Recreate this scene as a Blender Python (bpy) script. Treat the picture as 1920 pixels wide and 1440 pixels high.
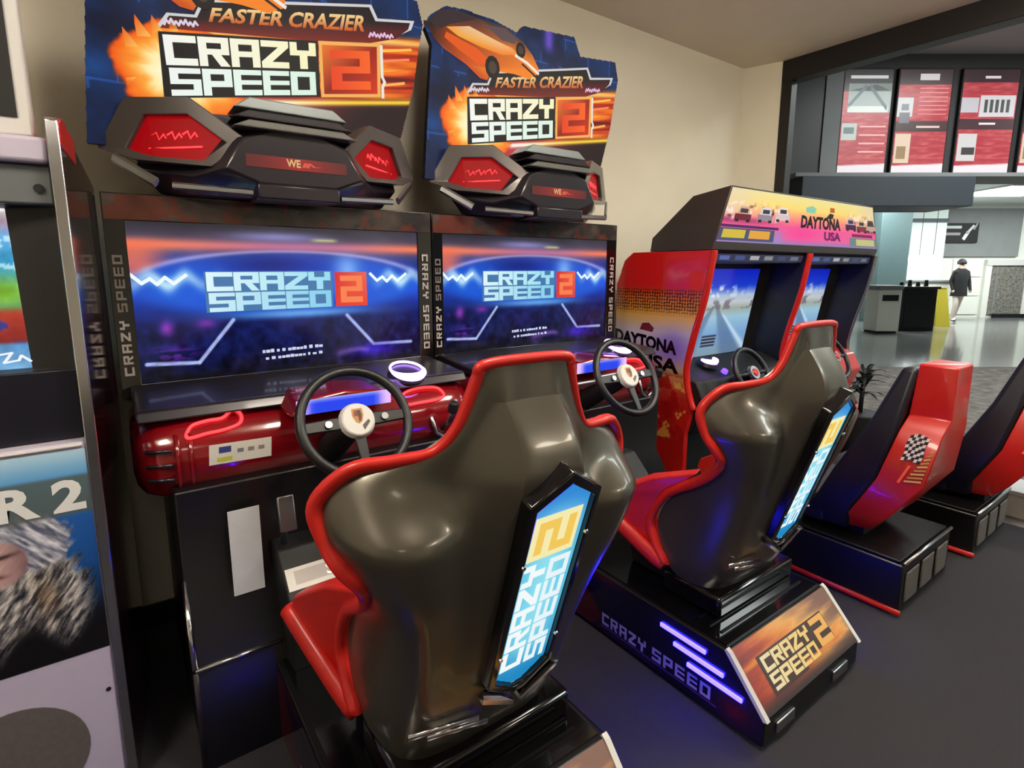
import bpy, bmesh, math, random
import numpy as np
from mathutils import Vector, Matrix

for o in list(bpy.data.objects):
    bpy.data.objects.remove(o)
SC = bpy.context.scene
COL = SC.collection

# ------------------------------------------------------------------ camera
YAW = math.radians(35.908)
PITCH = math.radians(9.161)
cam_d = bpy.data.cameras.new('camera')
cam = bpy.data.objects.new('camera', cam_d)
COL.objects.link(cam)
cam.location = (0, 0, 1.5)
cam.rotation_euler = (math.pi / 2 - PITCH, 0, -YAW)
cam_d.sensor_fit = 'HORIZONTAL'
cam_d.sensor_width = 36.0
cam_d.lens = 36.0 * 1029.4 / 1920.0
cam_d.shift_y = -50.0 / 1920.0
cam_d.clip_start = 0.02
cam_d.clip_end = 200
SC.camera = cam

# ------------------------------------------------------------------ world, exposure
W = bpy.data.worlds.new('world')
SC.world = W
W.use_nodes = True
W.node_tree.nodes['Background'].inputs[0].default_value = (0.55, 0.56, 0.60, 1)
W.node_tree.nodes['Background'].inputs[1].default_value = 0.16
SC.view_settings.view_transform = 'Standard'
SC.view_settings.look = 'None'
SC.view_settings.exposure = 0.0
SC.view_settings.gamma = 1.0
SC.view_settings.use_curve_mapping = False

ARCADE_LIGHT = 34.0
HALL_LIGHT = 18.0


# ------------------------------------------------------------------ helpers
def lin(c):
    c = np.asarray(c, dtype=float)
    return np.where(c <= 0.04045, c / 12.92, ((np.maximum(c, 0) + 0.055) / 1.055) ** 2.4)


def L3(c):
    r = lin(np.array(c[:3]) / 255.0)
    return (float(r[0]), float(r[1]), float(r[2]), 1.0)


def mat(name, col, rough=0.5, metal=0.0, coat=0.0, emis=None, estr=0.0, noise=0.0, nscale=30.0,
        bump=0.0, bscale=200.0, spec=0.5, alpha=None, trans=0.0):
    """col in sRGB 0..255"""
    m = bpy.data.materials.new(name)
    m.use_nodes = True
    nt = m.node_tree
    b = nt.nodes['Principled BSDF']
    b.inputs['Base Color'].default_value = L3(col)
    b.inputs['Roughness'].default_value = rough
    b.inputs['Metallic'].default_value = metal
    b.inputs['Coat Weight'].default_value = coat
    b.inputs['Coat Roughness'].default_value = 0.06
    b.inputs['Specular IOR Level'].default_value = spec
    b.inputs['Transmission Weight'].default_value = trans
    if emis is not None:
        b.inputs['Emission Color'].default_value = L3(emis)
        b.inputs['Emission Strength'].default_value = estr
    tc = nt.nodes.new('ShaderNodeTexCoord')
    nz = nt.nodes.new('ShaderNodeTexNoise')
    nz.inputs['Scale'].default_value = nscale
    nz.inputs['Detail'].default_value = 4
    nt.links.new(tc.outputs['Object'], nz.inputs['Vector'])
    if noise > 0:
        hs = nt.nodes.new('ShaderNodeHueSaturation')
        mr = nt.nodes.new('ShaderNodeMapRange')
        mr.inputs[1].default_value = 0.3
        mr.inputs[2].default_value = 0.7
        mr.inputs[3].default_value = 1 - noise
        mr.inputs[4].default_value = 1 + noise
        nt.links.new(nz.outputs['Fac'], mr.inputs[0])
        hs.inputs['Color'].default_value = L3(col)
        nt.links.new(mr.outputs[0], hs.inputs['Value'])
        nt.links.new(hs.outputs['Color'], b.inputs['Base Color'])
    if bump > 0:
        n2 = nt.nodes.new('ShaderNodeTexNoise')
        n2.inputs['Scale'].default_value = bscale
        nt.links.new(tc.outputs['Object'], n2.inputs['Vector'])
        bp = nt.nodes.new('ShaderNodeBump')
        bp.inputs['Strength'].default_value = bump
        bp.inputs['Distance'].default_value = 0.01
        nt.links.new(n2.outputs['Fac'], bp.inputs['Height'])
        nt.links.new(bp.outputs['Normal'], b.inputs['Normal'])
    return m


def attr_mat(name, rough=0.4, estr=0.0, coat=0.0, base=1.0, spec=0.5):
    m = bpy.data.materials.new(name)
    m.use_nodes = True
    nt = m.node_tree
    b = nt.nodes['Principled BSDF']
    a = nt.nodes.new('ShaderNodeAttribute')
    a.attribute_name = 'Col'
    b.inputs['Roughness'].default_value = rough
    b.inputs['Coat Weight'].default_value = coat
    b.inputs['Coat Roughness'].default_value = 0.05
    b.inputs['Specular IOR Level'].default_value = spec
    if estr > 0:
        nt.links.new(a.outputs['Color'], b.inputs['Emission Color'])
        b.inputs['Emission Strength'].default_value = estr
    if base > 0:
        mx = nt.nodes.new('ShaderNodeMix')
        mx.data_type = 'RGBA'
        mx.inputs[0].default_value = base
        mx.inputs[6].default_value = (0.005, 0.005, 0.006, 1)
        nt.links.new(a.outputs['Color'], mx.inputs[7])
        nt.links.new(mx.outputs[2], b.inputs['Base Color'])
    else:
        b.inputs['Base Color'].default_value = (0.004, 0.004, 0.005, 1)
    return m


ORG = Vector((0, 0, 0))


def thing(name, label, cat, loc=(0, 0, 0), rotz=0.0, group=None, world_loc=None):
    """Empty at a thing's base; following parts are modelled in the same frame and shifted by loc."""
    global ORG
    e = bpy.data.objects.new(name, None)
    COL.objects.link(e)
    e.empty_display_size = 0.05
    ORG = Vector(loc)
    e.location = loc
    if rotz:
        e.rotation_euler = (0, 0, rotz)
        e.location = Matrix.Rotation(rotz, 3, 'Z') @ Vector(loc)
    e['label'] = label
    e['category'] = cat
    if group:
        e['group'] = group
    return e


def tag(o, label, cat, group=None):
    o['label'] = label
    o['category'] = cat
    if group:
        o['group'] = group
    return o


class B:
    def __init__(s):
        s.v = []
        s.f = []

    def add(s, vs, fs):
        n = len(s.v)
        s.v += [tuple(p) for p in vs]
        s.f += [[i + n for i in f] for f in fs]
        return s

    def box(s, x0, x1, y0, y1, z0, z1):
        return s.add([(x0, y0, z0), (x1, y0, z0), (x1, y1, z0), (x0, y1, z0),
                      (x0, y0, z1), (x1, y0, z1), (x1, y1, z1), (x0, y1, z1)],
                     [[0, 3, 2, 1], [4, 5, 6, 7], [0, 1, 5, 4], [1, 2, 6, 5], [2, 3, 7, 6], [3, 0, 4, 7]])

    def prism(s, pts, a, b, axis='x'):
        """pts 2D polygon in the other two axes (cyclic order), extruded from a to b"""
        n = len(pts)

        def mk(p, t):
            if axis == 'x':
                return (t, p[0], p[1])
            if axis == 'y':
                return (p[0], t, p[1])
            return (p[0], p[1], t)
        vs = [mk(p, a) for p in pts] + [mk(p, b) for p in pts]
        fs = [list(range(n))[::-1], list(range(n, 2 * n))]
        for i in range(n):
            j = (i + 1) % n
            fs.append([i, j, n + j, n + i])
        return s.add(vs, fs)

    def loft(s, secs, closed=True, cap=True):
        n = len(secs[0])
        vs = [p for q in secs for p in q]
        fs = []
        for i in range(len(secs) - 1):
            for j in range(n if closed else n - 1):
                k = (j + 1) % n
                fs.append([i * n + j, i * n + k, (i + 1) * n + k, (i + 1) * n + j])
        if cap and closed:
            fs.append(list(range(n))[::-1])
            fs.append([(len(secs) - 1) * n + j for j in range(n)])
        return s.add(vs, fs)

    def tube(s, path, r, n=10, closed=False, flat=1.0, up=None):
        P = [Vector(p) for p in path]
        m = len(P)
        R = r if isinstance(r, (list, tuple)) else [r] * m
        secs = []
        ref = Vector(up) if up else None
        prev = None
        for i in range(m):
            if closed:
                t = (P[(i + 1) % m] - P[i - 1]).normalized()
            else:
                t = (P[min(i + 1, m - 1)] - P[max(i - 1, 0)]).normalized()
            if ref is not None:
                a = ref - t * ref.dot(t)
            elif prev is not None:
                a = prev - t * prev.dot(t)
            else:
                a = Vector((0, 0, 1)) if abs(t.z) < 0.9 else Vector((1, 0, 0))
                a = a - t * a.dot(t)
            a.normalize()
            prev = a
            b = t.cross(a)
            secs.append([P[i] + a * (R[i] * math.cos(2 * math.pi * k / n)) + b * (R[i] * flat * math.sin(2 * math.pi * k / n))
                         for k in range(n)])
        if closed:
            secs.append(secs[0])
            return s.loft(secs, True, False)
        return s.loft(secs, True, True)

    def disc(s, c, axis, r0, r1, h, n=24):
        c = Vector(c)
        ax = Vector(axis).normalized()
        a = ax.orthogonal().normalized()
        b = ax.cross(a)
        secs = []
        for (rr, hh) in ((r0, 0), (r1, h)):
            secs.append([c + ax * hh + a * (rr * math.cos(2 * math.pi * k / n)) + b * (rr * math.sin(2 * math.pi * k / n)) for k in range(n)])
        return s.loft(secs)

    def build(s, name, m, parent=None, bevel=0.0, seg=2, smooth=None, sub=0, frame=None, solid=0.0):
        me = bpy.data.meshes.new(name)
        off = ORG
        if frame is not None:
            vs = [frame @ Vector(p) - off for p in s.v]
        else:
            vs = [(p[0] - off.x, p[1] - off.y, p[2] - off.z) for p in s.v]
        me.from_pydata([tuple(p) for p in vs], [], s.f)
        bm = bmesh.new()
        bm.from_mesh(me)
        bmesh.ops.remove_doubles(bm, verts=bm.verts, dist=1e-5)
        bmesh.ops.recalc_face_normals(bm, faces=bm.faces)
        bm.to_mesh(me)
        bm.free()
        me.materials.append(m)
        o = bpy.data.objects.new(name, me)
        COL.objects.link(o)
        if parent is not None:
            o.parent = parent
        if solid:
            sm = o.modifiers.new('solid', 'SOLIDIFY')
            sm.thickness = solid
        if sub:
            ss = o.modifiers.new('sub', 'SUBSURF')
            ss.levels = sub
            ss.render_levels = sub
            smooth = 180
        if bevel > 0:
            bv = o.modifiers.new('bevel', 'BEVEL')
            bv.width = bevel
            bv.segments = seg
            bv.limit_method = 'ANGLE'
            bv.angle_limit = math.radians(35)
            if smooth is None:
                smooth = 40
        if smooth:
            for p in me.polygons:
                p.use_smooth = True
            if smooth < 180:
                me.set_sharp_from_angle(angle=math.radians(smooth))
        if parent is None:
            o.location = off
        return o


def box(name, m, parent, x0, x1, y0, y1, z0, z1, bevel=0.0, **k):
    return B().box(x0, x1, y0, y1, z0, z1).build(name, m, parent, bevel, **k)


def struct(o):
    o['kind'] = 'structure'
    return o


# -------------------------------------------------- value noise for printed artwork
_rs = np.random.RandomState(7)
_T = _rs.rand(64, 64)


def vnoise(x, y):
    xi = np.floor(x).astype(int)
    yi = np.floor(y).astype(int)
    fx = x - xi
    fy = y - yi
    fx = fx * fx * (3 - 2 * fx)
    fy = fy * fy * (3 - 2 * fy)
    a = _T[xi % 64, yi % 64]
    b = _T[(xi + 1) % 64, yi % 64]
    c = _T[xi % 64, (yi + 1) % 64]
    d = _T[(xi + 1) % 64, (yi + 1) % 64]
    return (a * (1 - fx) + b * fx) * (1 - fy) + (c * (1 - fx) + d * fx) * fy


def fbm(x, y, o=4):
    s = 0
    a = 0.5
    for i in range(o):
        s = s + a * vnoise(x * 2 ** i + 13.7 * i, y * 2 ** i + 7.1 * i)
        a *= 0.5
    return s


def mixc(a, b, t):
    t = np.clip(t, 0, 1)[..., None]
    return np.asarray(a, float) * (1 - t) + np.asarray(b, float) * t


def sstep(a, b, x):
    t = np.clip((x - a) / (b - a), 0, 1)
    return t * t * (3 - 2 * t)


def seg_d(x, y, x0, y0, x1, y1):
    dx, dy = x1 - x0, y1 - y0
    t = np.clip(((x - x0) * dx + (y - y0) * dy) / (dx * dx + dy * dy), 0, 1)
    return np.hypot(x - x0 - t * dx, y - y0 - t * dy)


def ramp(t, stops):
    """stops [(t, rgb)]"""
    ts = [q[0] for q in stops]
    cs = np.array([q[1] for q in stops], float)
    return np.stack([np.interp(t, ts, cs[:, k]) for k in range(3)], -1)


def inside(x, y, poly):
    r = np.zeros(x.shape, bool)
    n = len(poly)
    for i in range(n):
        x0, y0 = poly[i]
        x1, y1 = poly[(i + 1) % n]
        if y0 == y1:
            continue
        c = ((y0 > y) != (y1 > y)) & (x < (x1 - x0) * (y - y0) / (y1 - y0) + x0)
        r ^= c
    return r


_text_cache = {}


def glyphs(txt, bold=0.0):
    key = (txt, bold)
    if key in _text_cache:
        return _text_cache[key]
    cu = bpy.data.curves.new('tmp', 'FONT')
    cu.body = txt
    cu.resolution_u = 3
    cu.offset = bold
    ob = bpy.data.objects.new('tmp', cu)
    COL.objects.link(ob)
    dg = bpy.context.evaluated_depsgraph_get()
    me = bpy.data.meshes.new_from_object(ob.evaluated_get(dg))
    vs = np.array([v.co[:2] for v in me.vertices])
    fs = [list(p.vertices) for p in me.polygons]
    bpy.data.objects.remove(ob)
    bpy.data.curves.remove(cu)
    bpy.data.meshes.remove(me)
    mn, mx = vs.min(0), vs.max(0)
    vs = (vs - mn) / (mx - mn)
    _text_cache[key] = (vs, fs)
    return vs, fs


T_ = 0.27
GL = {
    'C': [[(0, 0), (T_, 0), (T_, 1), (0, 1)], [(T_, 0), (1, 0), (1, .24), (T_, .24)], [(T_, .76), (1, .76), (1, 1), (T_, 1)]],
    'R': [[(0, 0), (T_, 0), (T_, 1), (0, 1)], [(T_, .8), (1, .8), (1, 1), (T_, 1)], [(.74, .4), (1, .4), (1, .8), (.74, .8)],
          [(T_, .4), (.74, .4), (.74, .6), (T_, .6)], [(.42, .4), (.72, .4), (1, 0), (.68, 0)]],
    'A': [[(0, 0), (T_, 0), (T_, 1), (0, 1)], [(.73, 0), (1, 0), (1, 1), (.73, 1)], [(T_, .8), (.73, .8), (.73, 1), (T_, 1)],
          [(T_, .36), (.73, .36), (.73, .56), (T_, .56)]],
    'Z': [[(0, .77), (1, .77), (1, 1), (0, 1)], [(0, 0), (1, 0), (1, .23), (0, .23)], [(0, .23), (.38, .23), (1, .77), (.62, .77)]],
    'Y': [[(0, .5), (T_, .5), (T_, 1), (0, 1)], [(.73, .5), (1, .5), (1, 1), (.73, 1)], [(T_, .5), (.73, .5), (.73, .7), (T_, .7)],
          [(.36, 0), (.66, 0), (.66, .5), (.36, .5)]],
    'S': [[(0, .8), (1, .8), (1, 1), (0, 1)], [(0, .42), (1, .42), (1, .6), (0, .6)], [(0, 0), (1, 0), (1, .22), (0, .22)],
          [(0, .6), (T_, .6), (T_, .8), (0, .8)], [(.73, .22), (1, .22), (1, .42), (.73, .42)]],
    'P': [[(0, 0), (T_, 0), (T_, 1), (0, 1)], [(T_, .8), (1, .8), (1, 1), (T_, 1)], [(T_, .32), (1, .32), (1, .55), (T_, .55)],
          [(.73, .55), (1, .55), (1, .8), (.73, .8)]],
    'E': [[(0, 0), (T_, 0), (T_, 1), (0, 1)], [(T_, .8), (1, .8), (1, 1), (T_, 1)], [(T_, .42), (1, .42), (1, .6), (T_, .6)],
          [(T_, 0), (1, 0), (1, .22), (T_, .22)]],
    'D': [[(0, 0), (T_, 0), (T_, 1), (0, 1)], [(T_, .78), (1, .78), (1, 1), (T_, 1)], [(T_, 0), (1, 0), (1, .22), (T_, .22)],
          [(.75, .22), (1, .22), (1, .78), (.75, .78)]],
    '2': [[(0, .8), (1, .8), (1, 1), (0, 1)], [(0, .42), (1, .42), (1, .6), (0, .6)], [(0, 0), (1, 0), (1, .22), (0, .22)],
          [(.73, .6), (1, .6), (1, .8), (.73, .8)], [(0, .22), (T_, .22), (T_, .42), (0, .42)]],
}


def quadmap(q):
    """unit square -> quad (bl, br, tr, tl)"""
    bl, br, tr, tl = [np.array(p, float) for p in q]

    def f(p):
        s, t = p
        return tuple(bl * (1 - s) * (1 - t) + br * s * (1 - t) + tr * s * t + tl * (1 - s) * t)
    return f


class Art:
    """Flat print: coloured polygons on a plane, origin O, axes U (right) and V (up), in metres."""

    def __init__(s, O, U, V, step=0.0006):
        s.O = np.array(O, float)
        s.U = np.array(U, float)
        s.V = np.array(V, float)
        n = np.cross(s.U, s.V)
        s.N = n / np.linalg.norm(n)
        s.step = step
        s.v = []
        s.c = []
        s.f = []
        s.n = 0

    def _put(s, uv, layer):
        uv = np.asarray(uv, float)
        return s.O + uv[:, :1] * s.U + uv[:, 1:2] * s.V + s.N * (s.step * (layer + 1))

    def grid(s, u0, u1, v0, v1, nx, ny, fn, layer=0, clip=None):
        uu = np.linspace(u0, u1, nx + 1)
        vv = np.linspace(v0, v1, ny + 1)
        X, Y = np.meshgrid(uu, vv, indexing='ij')
        C = np.clip(np.asarray(fn(X, Y), float), 0, 4)
        pts = s._put(np.stack([X.ravel(), Y.ravel()], 1), layer)
        idx = np.arange((nx + 1) * (ny + 1)).reshape(nx + 1, ny + 1)
        q = np.stack([idx[:-1, :-1], idx[1:, :-1], idx[1:, 1:], idx[:-1, 1:]], -1).reshape(-1, 4)
        if clip is not None:
            cxm = (X[:-1, :-1] + X[1:, 1:]).ravel() / 2
            cym = (Y[:-1, :-1] + Y[1:, 1:]).ravel() / 2
            q = q[inside(cxm, cym, clip)]
        s.v.append(pts)
        s.c.append(lin(C.reshape(-1, 3)))
        s.f += (q + s.n).tolist()
        s.n += len(pts)
        return s

    def poly(s, pts, col, layer=1):
        """col rgb 0..255 or list of rgb per vertex"""
        p = s._put(pts, layer)
        c = np.asarray(col, float) / 255.0
        if c.ndim == 1:
            c = np.repeat(c[None, :3], len(pts), 0)
        s.v.append(p)
        s.c.append(lin(c))
        s.f.append(list(range(s.n, s.n + len(pts))))
        s.n += len(pts)
        return s

    def line(s, pts, w, col, layer=1):
        for (a, b) in zip(pts[:-1], pts[1:]):
            a = np.array(a, float)
            b = np.array(b, float)
            d = b - a
            d /= np.linalg.norm(d)
            n = np.array([-d[1], d[0]]) * w / 2
            e = d * w / 2 * 0.6
            s.poly([a - n - e, b - n + e, b + n + e, a + n - e], col, layer)
        return s

    def text(s, txt, q, col, layer=2, bold=0.0):
        """q = (bl, br, tr, tl) quad in plane coordinates"""
        vs, fs = glyphs(txt, bold)
        m = quadmap(q)
        uv = np.array([m(p) for p in vs])
        pts = s._put(uv, layer)
        if isinstance(col, list):
            c0, c1 = np.array(col[0]) / 255., np.array(col[1]) / 255.
            c = c0[None] * (1 - vs[:, 1:2]) + c1[None] * vs[:, 1:2]
        else:
            c = np.repeat((np.array(col, float)[None, :3] / 255.0), len(uv), 0)
        s.v.append(pts)
        s.c.append(lin(c))
        s.f += [[i + s.n for i in f] for f in fs]
        s.n += len(pts)
        return s

    def block(s, word, q, col, layer=2, gap=0.07, col2=None):
        m = quadmap(q)
        n = len(word)
        for i, ch in enumerate(word):
            a = i / n + gap / n / 2
            w = (1 - gap) / n
            for pl in GL[ch]:
                pp = [m((a + w * x, y)) for x, y in pl]
                if col2 is not None:
                    cc = [np.array(col) * (1 - (a + w * x)) + np.array(col2) * (a + w * x) for x, y in pl]
                    s.poly(pp, cc, layer)
                else:
                    s.poly(pp, col, layer)
        return s

    def build(s, name, m, parent=None):
        me = bpy.data.meshes.new(name)
        V = np.concatenate(s.v) - np.array(ORG)
        C = np.concatenate(s.c)
        me.from_pydata(V.tolist(), [], s.f)
        at = me.color_attributes.new('Col', 'FLOAT_COLOR', 'POINT')
        at.data.foreach_set('color', np.concatenate([C, np.ones((len(C), 1))], 1).ravel().astype(np.float32))
        me.materials.append(m)
        o = bpy.data.objects.new(name, me)
        COL.objects.link(o)
        if parent is not None:
            o.parent = parent
        else:
            o.location = ORG
        return o


def crease(o, pts, w, sharp=False):
    me = o.data
    keys = {tuple(round(v, 4) for v in (p[0] - ORG.x, p[1] - ORG.y, p[2] - ORG.z)) for p in pts}
    hit = [tuple(round(x, 4) for x in v.co) in keys for v in me.vertices]
    at = me.attributes.get('crease_edge') or me.attributes.new('crease_edge', 'FLOAT', 'EDGE')
    for e in me.edges:
        if hit[e.vertices[0]] and hit[e.vertices[1]]:
            at.data[e.index].value = w
            if sharp:
                e.use_edge_sharp = True


def catmull(P, n=8, closed=False):
    P = [np.array(p, float) for p in P]
    m = len(P)
    out = []
    for i in range(m if closed else m - 1):
        p0 = P[i - 1] if (i > 0 or closed) else P[0]
        p1 = P[i]
        p2 = P[(i + 1) % m]
        p3 = P[(i + 2) % m] if (i + 2 < m or closed) else P[m - 1]
        for k in range(n):
            t = k / n
            out.append(0.5 * (2 * p1 + (-p0 + p2) * t + (2 * p0 - 5 * p1 + 4 * p2 - p3) * t * t + (-p0 + 3 * p1 - 3 * p2 + p3) * t ** 3))
    if not closed:
        out.append(P[-1])
    return [tuple(p) for p in out]


def copy_tree(o, parent=None):
    c = o.copy()
    COL.objects.link(c)
    c.parent = parent
    for ch in list(o.children):
        copy_tree(ch, c)
    return c


# ------------------------------------------------------------------ materials
M = {}
M['wall'] = mat('cream_wall_paint', (226, 219, 199), 0.75, noise=0.03, nscale=3, bump=0.05, bscale=60)
M['ceil'] = mat('ceiling_paint', (232, 220, 203), 0.8, noise=0.02, nscale=2)
M['carpet'] = mat('charcoal_carpet', (46, 44, 48), 0.95, noise=0.25, nscale=260, bump=0.5, bscale=500)
M['black'] = mat('black_laminate', (14, 14, 16), 0.35, noise=0.1, nscale=8)
M['matteblack'] = mat('matte_black', (10, 10, 11), 0.6, noise=0.1, nscale=8)
M['gloss'] = mat('gloss_black', (8, 8, 10), 0.12, coat=0.6)
M['metalblack'] = mat('black_steel', (20, 20, 22), 0.4, 0.6)
M['darkframe'] = mat('dark_bronze_frame', (22, 19, 18), 0.45)
M['chrome'] = mat('chrome_trim', (215, 215, 220), 0.16, 1.0)
M['steel'] = mat('brushed_steel', (165, 168, 170), 0.32, 1.0)
M['seat'] = mat('pearl_bronze_fibreglass', (92, 87, 77), 0.30, 0.62, coat=0.35, noise=0.04, nscale=900)
M['red'] = mat('red_vinyl', (196, 34, 27), 0.38, coat=0.1)
M['darkred'] = mat('deep_red_gloss', (122, 8, 18), 0.16, coat=0.8)
M['dred'] = mat('red_fibreglass', (196, 28, 20), 0.3, coat=0.4)
M['fabric'] = mat('black_seat_vinyl', (34, 33, 35), 0.55, bump=0.2, bscale=300)
M['rubber'] = mat('wheel_leather', (22, 22, 23), 0.38, bump=0.1, bscale=400)
M['hood'] = mat('graphite_plastic', (92, 86, 84), 0.3, 0.35, coat=0.3)
M['hooddark'] = mat('dark_graphite_plastic', (38, 33, 40), 0.3, 0.2, coat=0.3)
M['vane'] = mat('pale_steel_plastic', (150, 158, 160), 0.28, 0.4, coat=0.3)
M['vane2'] = mat('grey_steel_plastic', (112, 112, 108), 0.3, 0.4, coat=0.3)
M['white'] = mat('white_plastic', (206, 204, 200), 0.45)
M['paper'] = mat('white_paper', (205, 207, 210), 0.8, noise=0.03)
M['navy'] = mat('navy_laminate', (16, 16, 30), 0.4)
M['print'] = attr_mat('printed_sheet', 0.4)
M['gprint'] = attr_mat('glossy_print', 0.18, coat=0.5)
M['lit'] = attr_mat('backlit_print', 0.5, estr=0.92, base=0.10, spec=0.2)
M['litdim'] = attr_mat('dim_backlit_print', 0.35, estr=0.45, base=0.4)
M['menu'] = attr_mat('menu_print', 0.3, estr=0.75, base=0.5)
M['screen'] = attr_mat('lit_screen', 0.14, estr=1.0, base=0.0)
M['redled'] = mat('red_led', (120, 5, 8), 0.4, emis=(255, 52, 56), estr=2.6)
M['redglow'] = mat('red_lit_panel', (70, 0, 5), 0.5, emis=(176, 6, 14), estr=0.7, spec=0.15)
M['whiteled'] = mat('violet_white_led', (220, 210, 255), 0.4, emis=(176, 130, 255), estr=9.0)
M['blueled'] = mat('blue_led', (120, 120, 255), 0.4, emis=(34, 27, 255), estr=36.0)
M['violetled'] = mat('violet_led', (90, 60, 255), 0.4, emis=(90, 50, 255), estr=4.0)
M['lamp'] = mat('lamp_diffuser', (255, 250, 240), 0.5, emis=(255, 243, 224), estr=ARCADE_LIGHT)
M['fill_lamp'] = mat('fill_lamp_diffuser', (255, 250, 240), 0.5, emis=(255, 243, 224), estr=ARCADE_LIGHT * 0.22)  # added fill from behind the viewer, no known fixture
M['halllamp'] = mat('hall_lamp_diffuser', (255, 255, 255), 0.5, emis=(244, 252, 250), estr=HALL_LIGHT)

# ------------------------------------------------------------------ room shell
ORG = Vector((0, 0, 0))
WALL_Y = 2.62
CEIL = 3.02
struct(B().box(-3.0, 4.2, -5.0, WALL_Y + 0.1, -0.06, 0.0).build('floor', M['carpet']))
struct(B().box(-3.1, 4.14, WALL_Y, WALL_Y + 0.12, 0, CEIL).build('wall_back', M['wall']))
struct(B().prism([(4.10, WALL_Y + 0.12), (4.10, WALL_Y), (4.19, 2.36), (4.32, 2.36), (4.32, WALL_Y + 0.12)], 0, CEIL, 'z').build('wall_return', M['wall']))
struct(B().box(-3.1, -3.0, -5.0, WALL_Y, 0, CEIL).build('wall_left', M['wall']))
struct(B().box(-3.1, 4.3, -5.1, -5.0, 0, CEIL).build('wall_rear', M['wall']))
struct(B().box(-3.1, 4.3, -5.1, WALL_Y + 0.12, CEIL, CEIL + 0.1).build('ceiling', M['ceil']))
struct(B().box(4.19, 4.31, -5.0, 2.36, 2.87, CEIL).build('trim_1', M['darkframe'], bevel=0.004))
struct(B().box(4.19, 4.27, 2.28, 2.358, 0, 2.87).build('trim_2', M['darkframe'], bevel=0.004))
struct(B().box(-3.0, 4.1, WALL_Y - 0.014, WALL_Y - 0.0005, 0, 0.1).build('baseboard_back', M['matteblack'], bevel=0.003))

# arcade ceiling lamps (square panels; rear pair added unseen, for fill and a seat highlight)
LAMPS = [(-1.1, 0.55, 'lamp', 'over the poster cabinet'), (1.0, 0.45, 'lamp', 'above the foreground racing seat'), (2.95, 0.6, 'lamp', 'above the red racing seats'),
         (-0.4, -2.6, 'fill_lamp', 'added behind the viewer on the left as fill'), (3.5, -2.7, 'lamp', 'added behind the viewer near the opening for a seat highlight')]
for (lx, ly, lm, ltxt) in LAMPS:
    t = thing('ceiling_light', 'square white surface mounted ceiling light ' + ltxt, 'ceiling light', (lx, ly, CEIL - 0.10), group='arcade ceiling lights')
    fr = B()
    fr.box(lx - .33, lx + .33, ly - .33, ly - .30, CEIL - .03, CEIL - .002).box(lx - .33, lx + .33, ly + .30, ly + .33, CEIL - .03, CEIL - .002)
    fr.box(lx - .33, lx - .30, ly - .30, ly + .30, CEIL - .03, CEIL - .002).box(lx + .30, lx + .33, ly - .30, ly + .30, CEIL - .03, CEIL - .002)
    fr.build('frame', M['white'], t)
    box('diffuser', M[lm], t, lx - .30, lx + .30, ly - .30, ly + .30, CEIL - .10, CEIL - .004, 0.01)  # dropped below the frame so its sides brighten the ceiling


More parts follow.
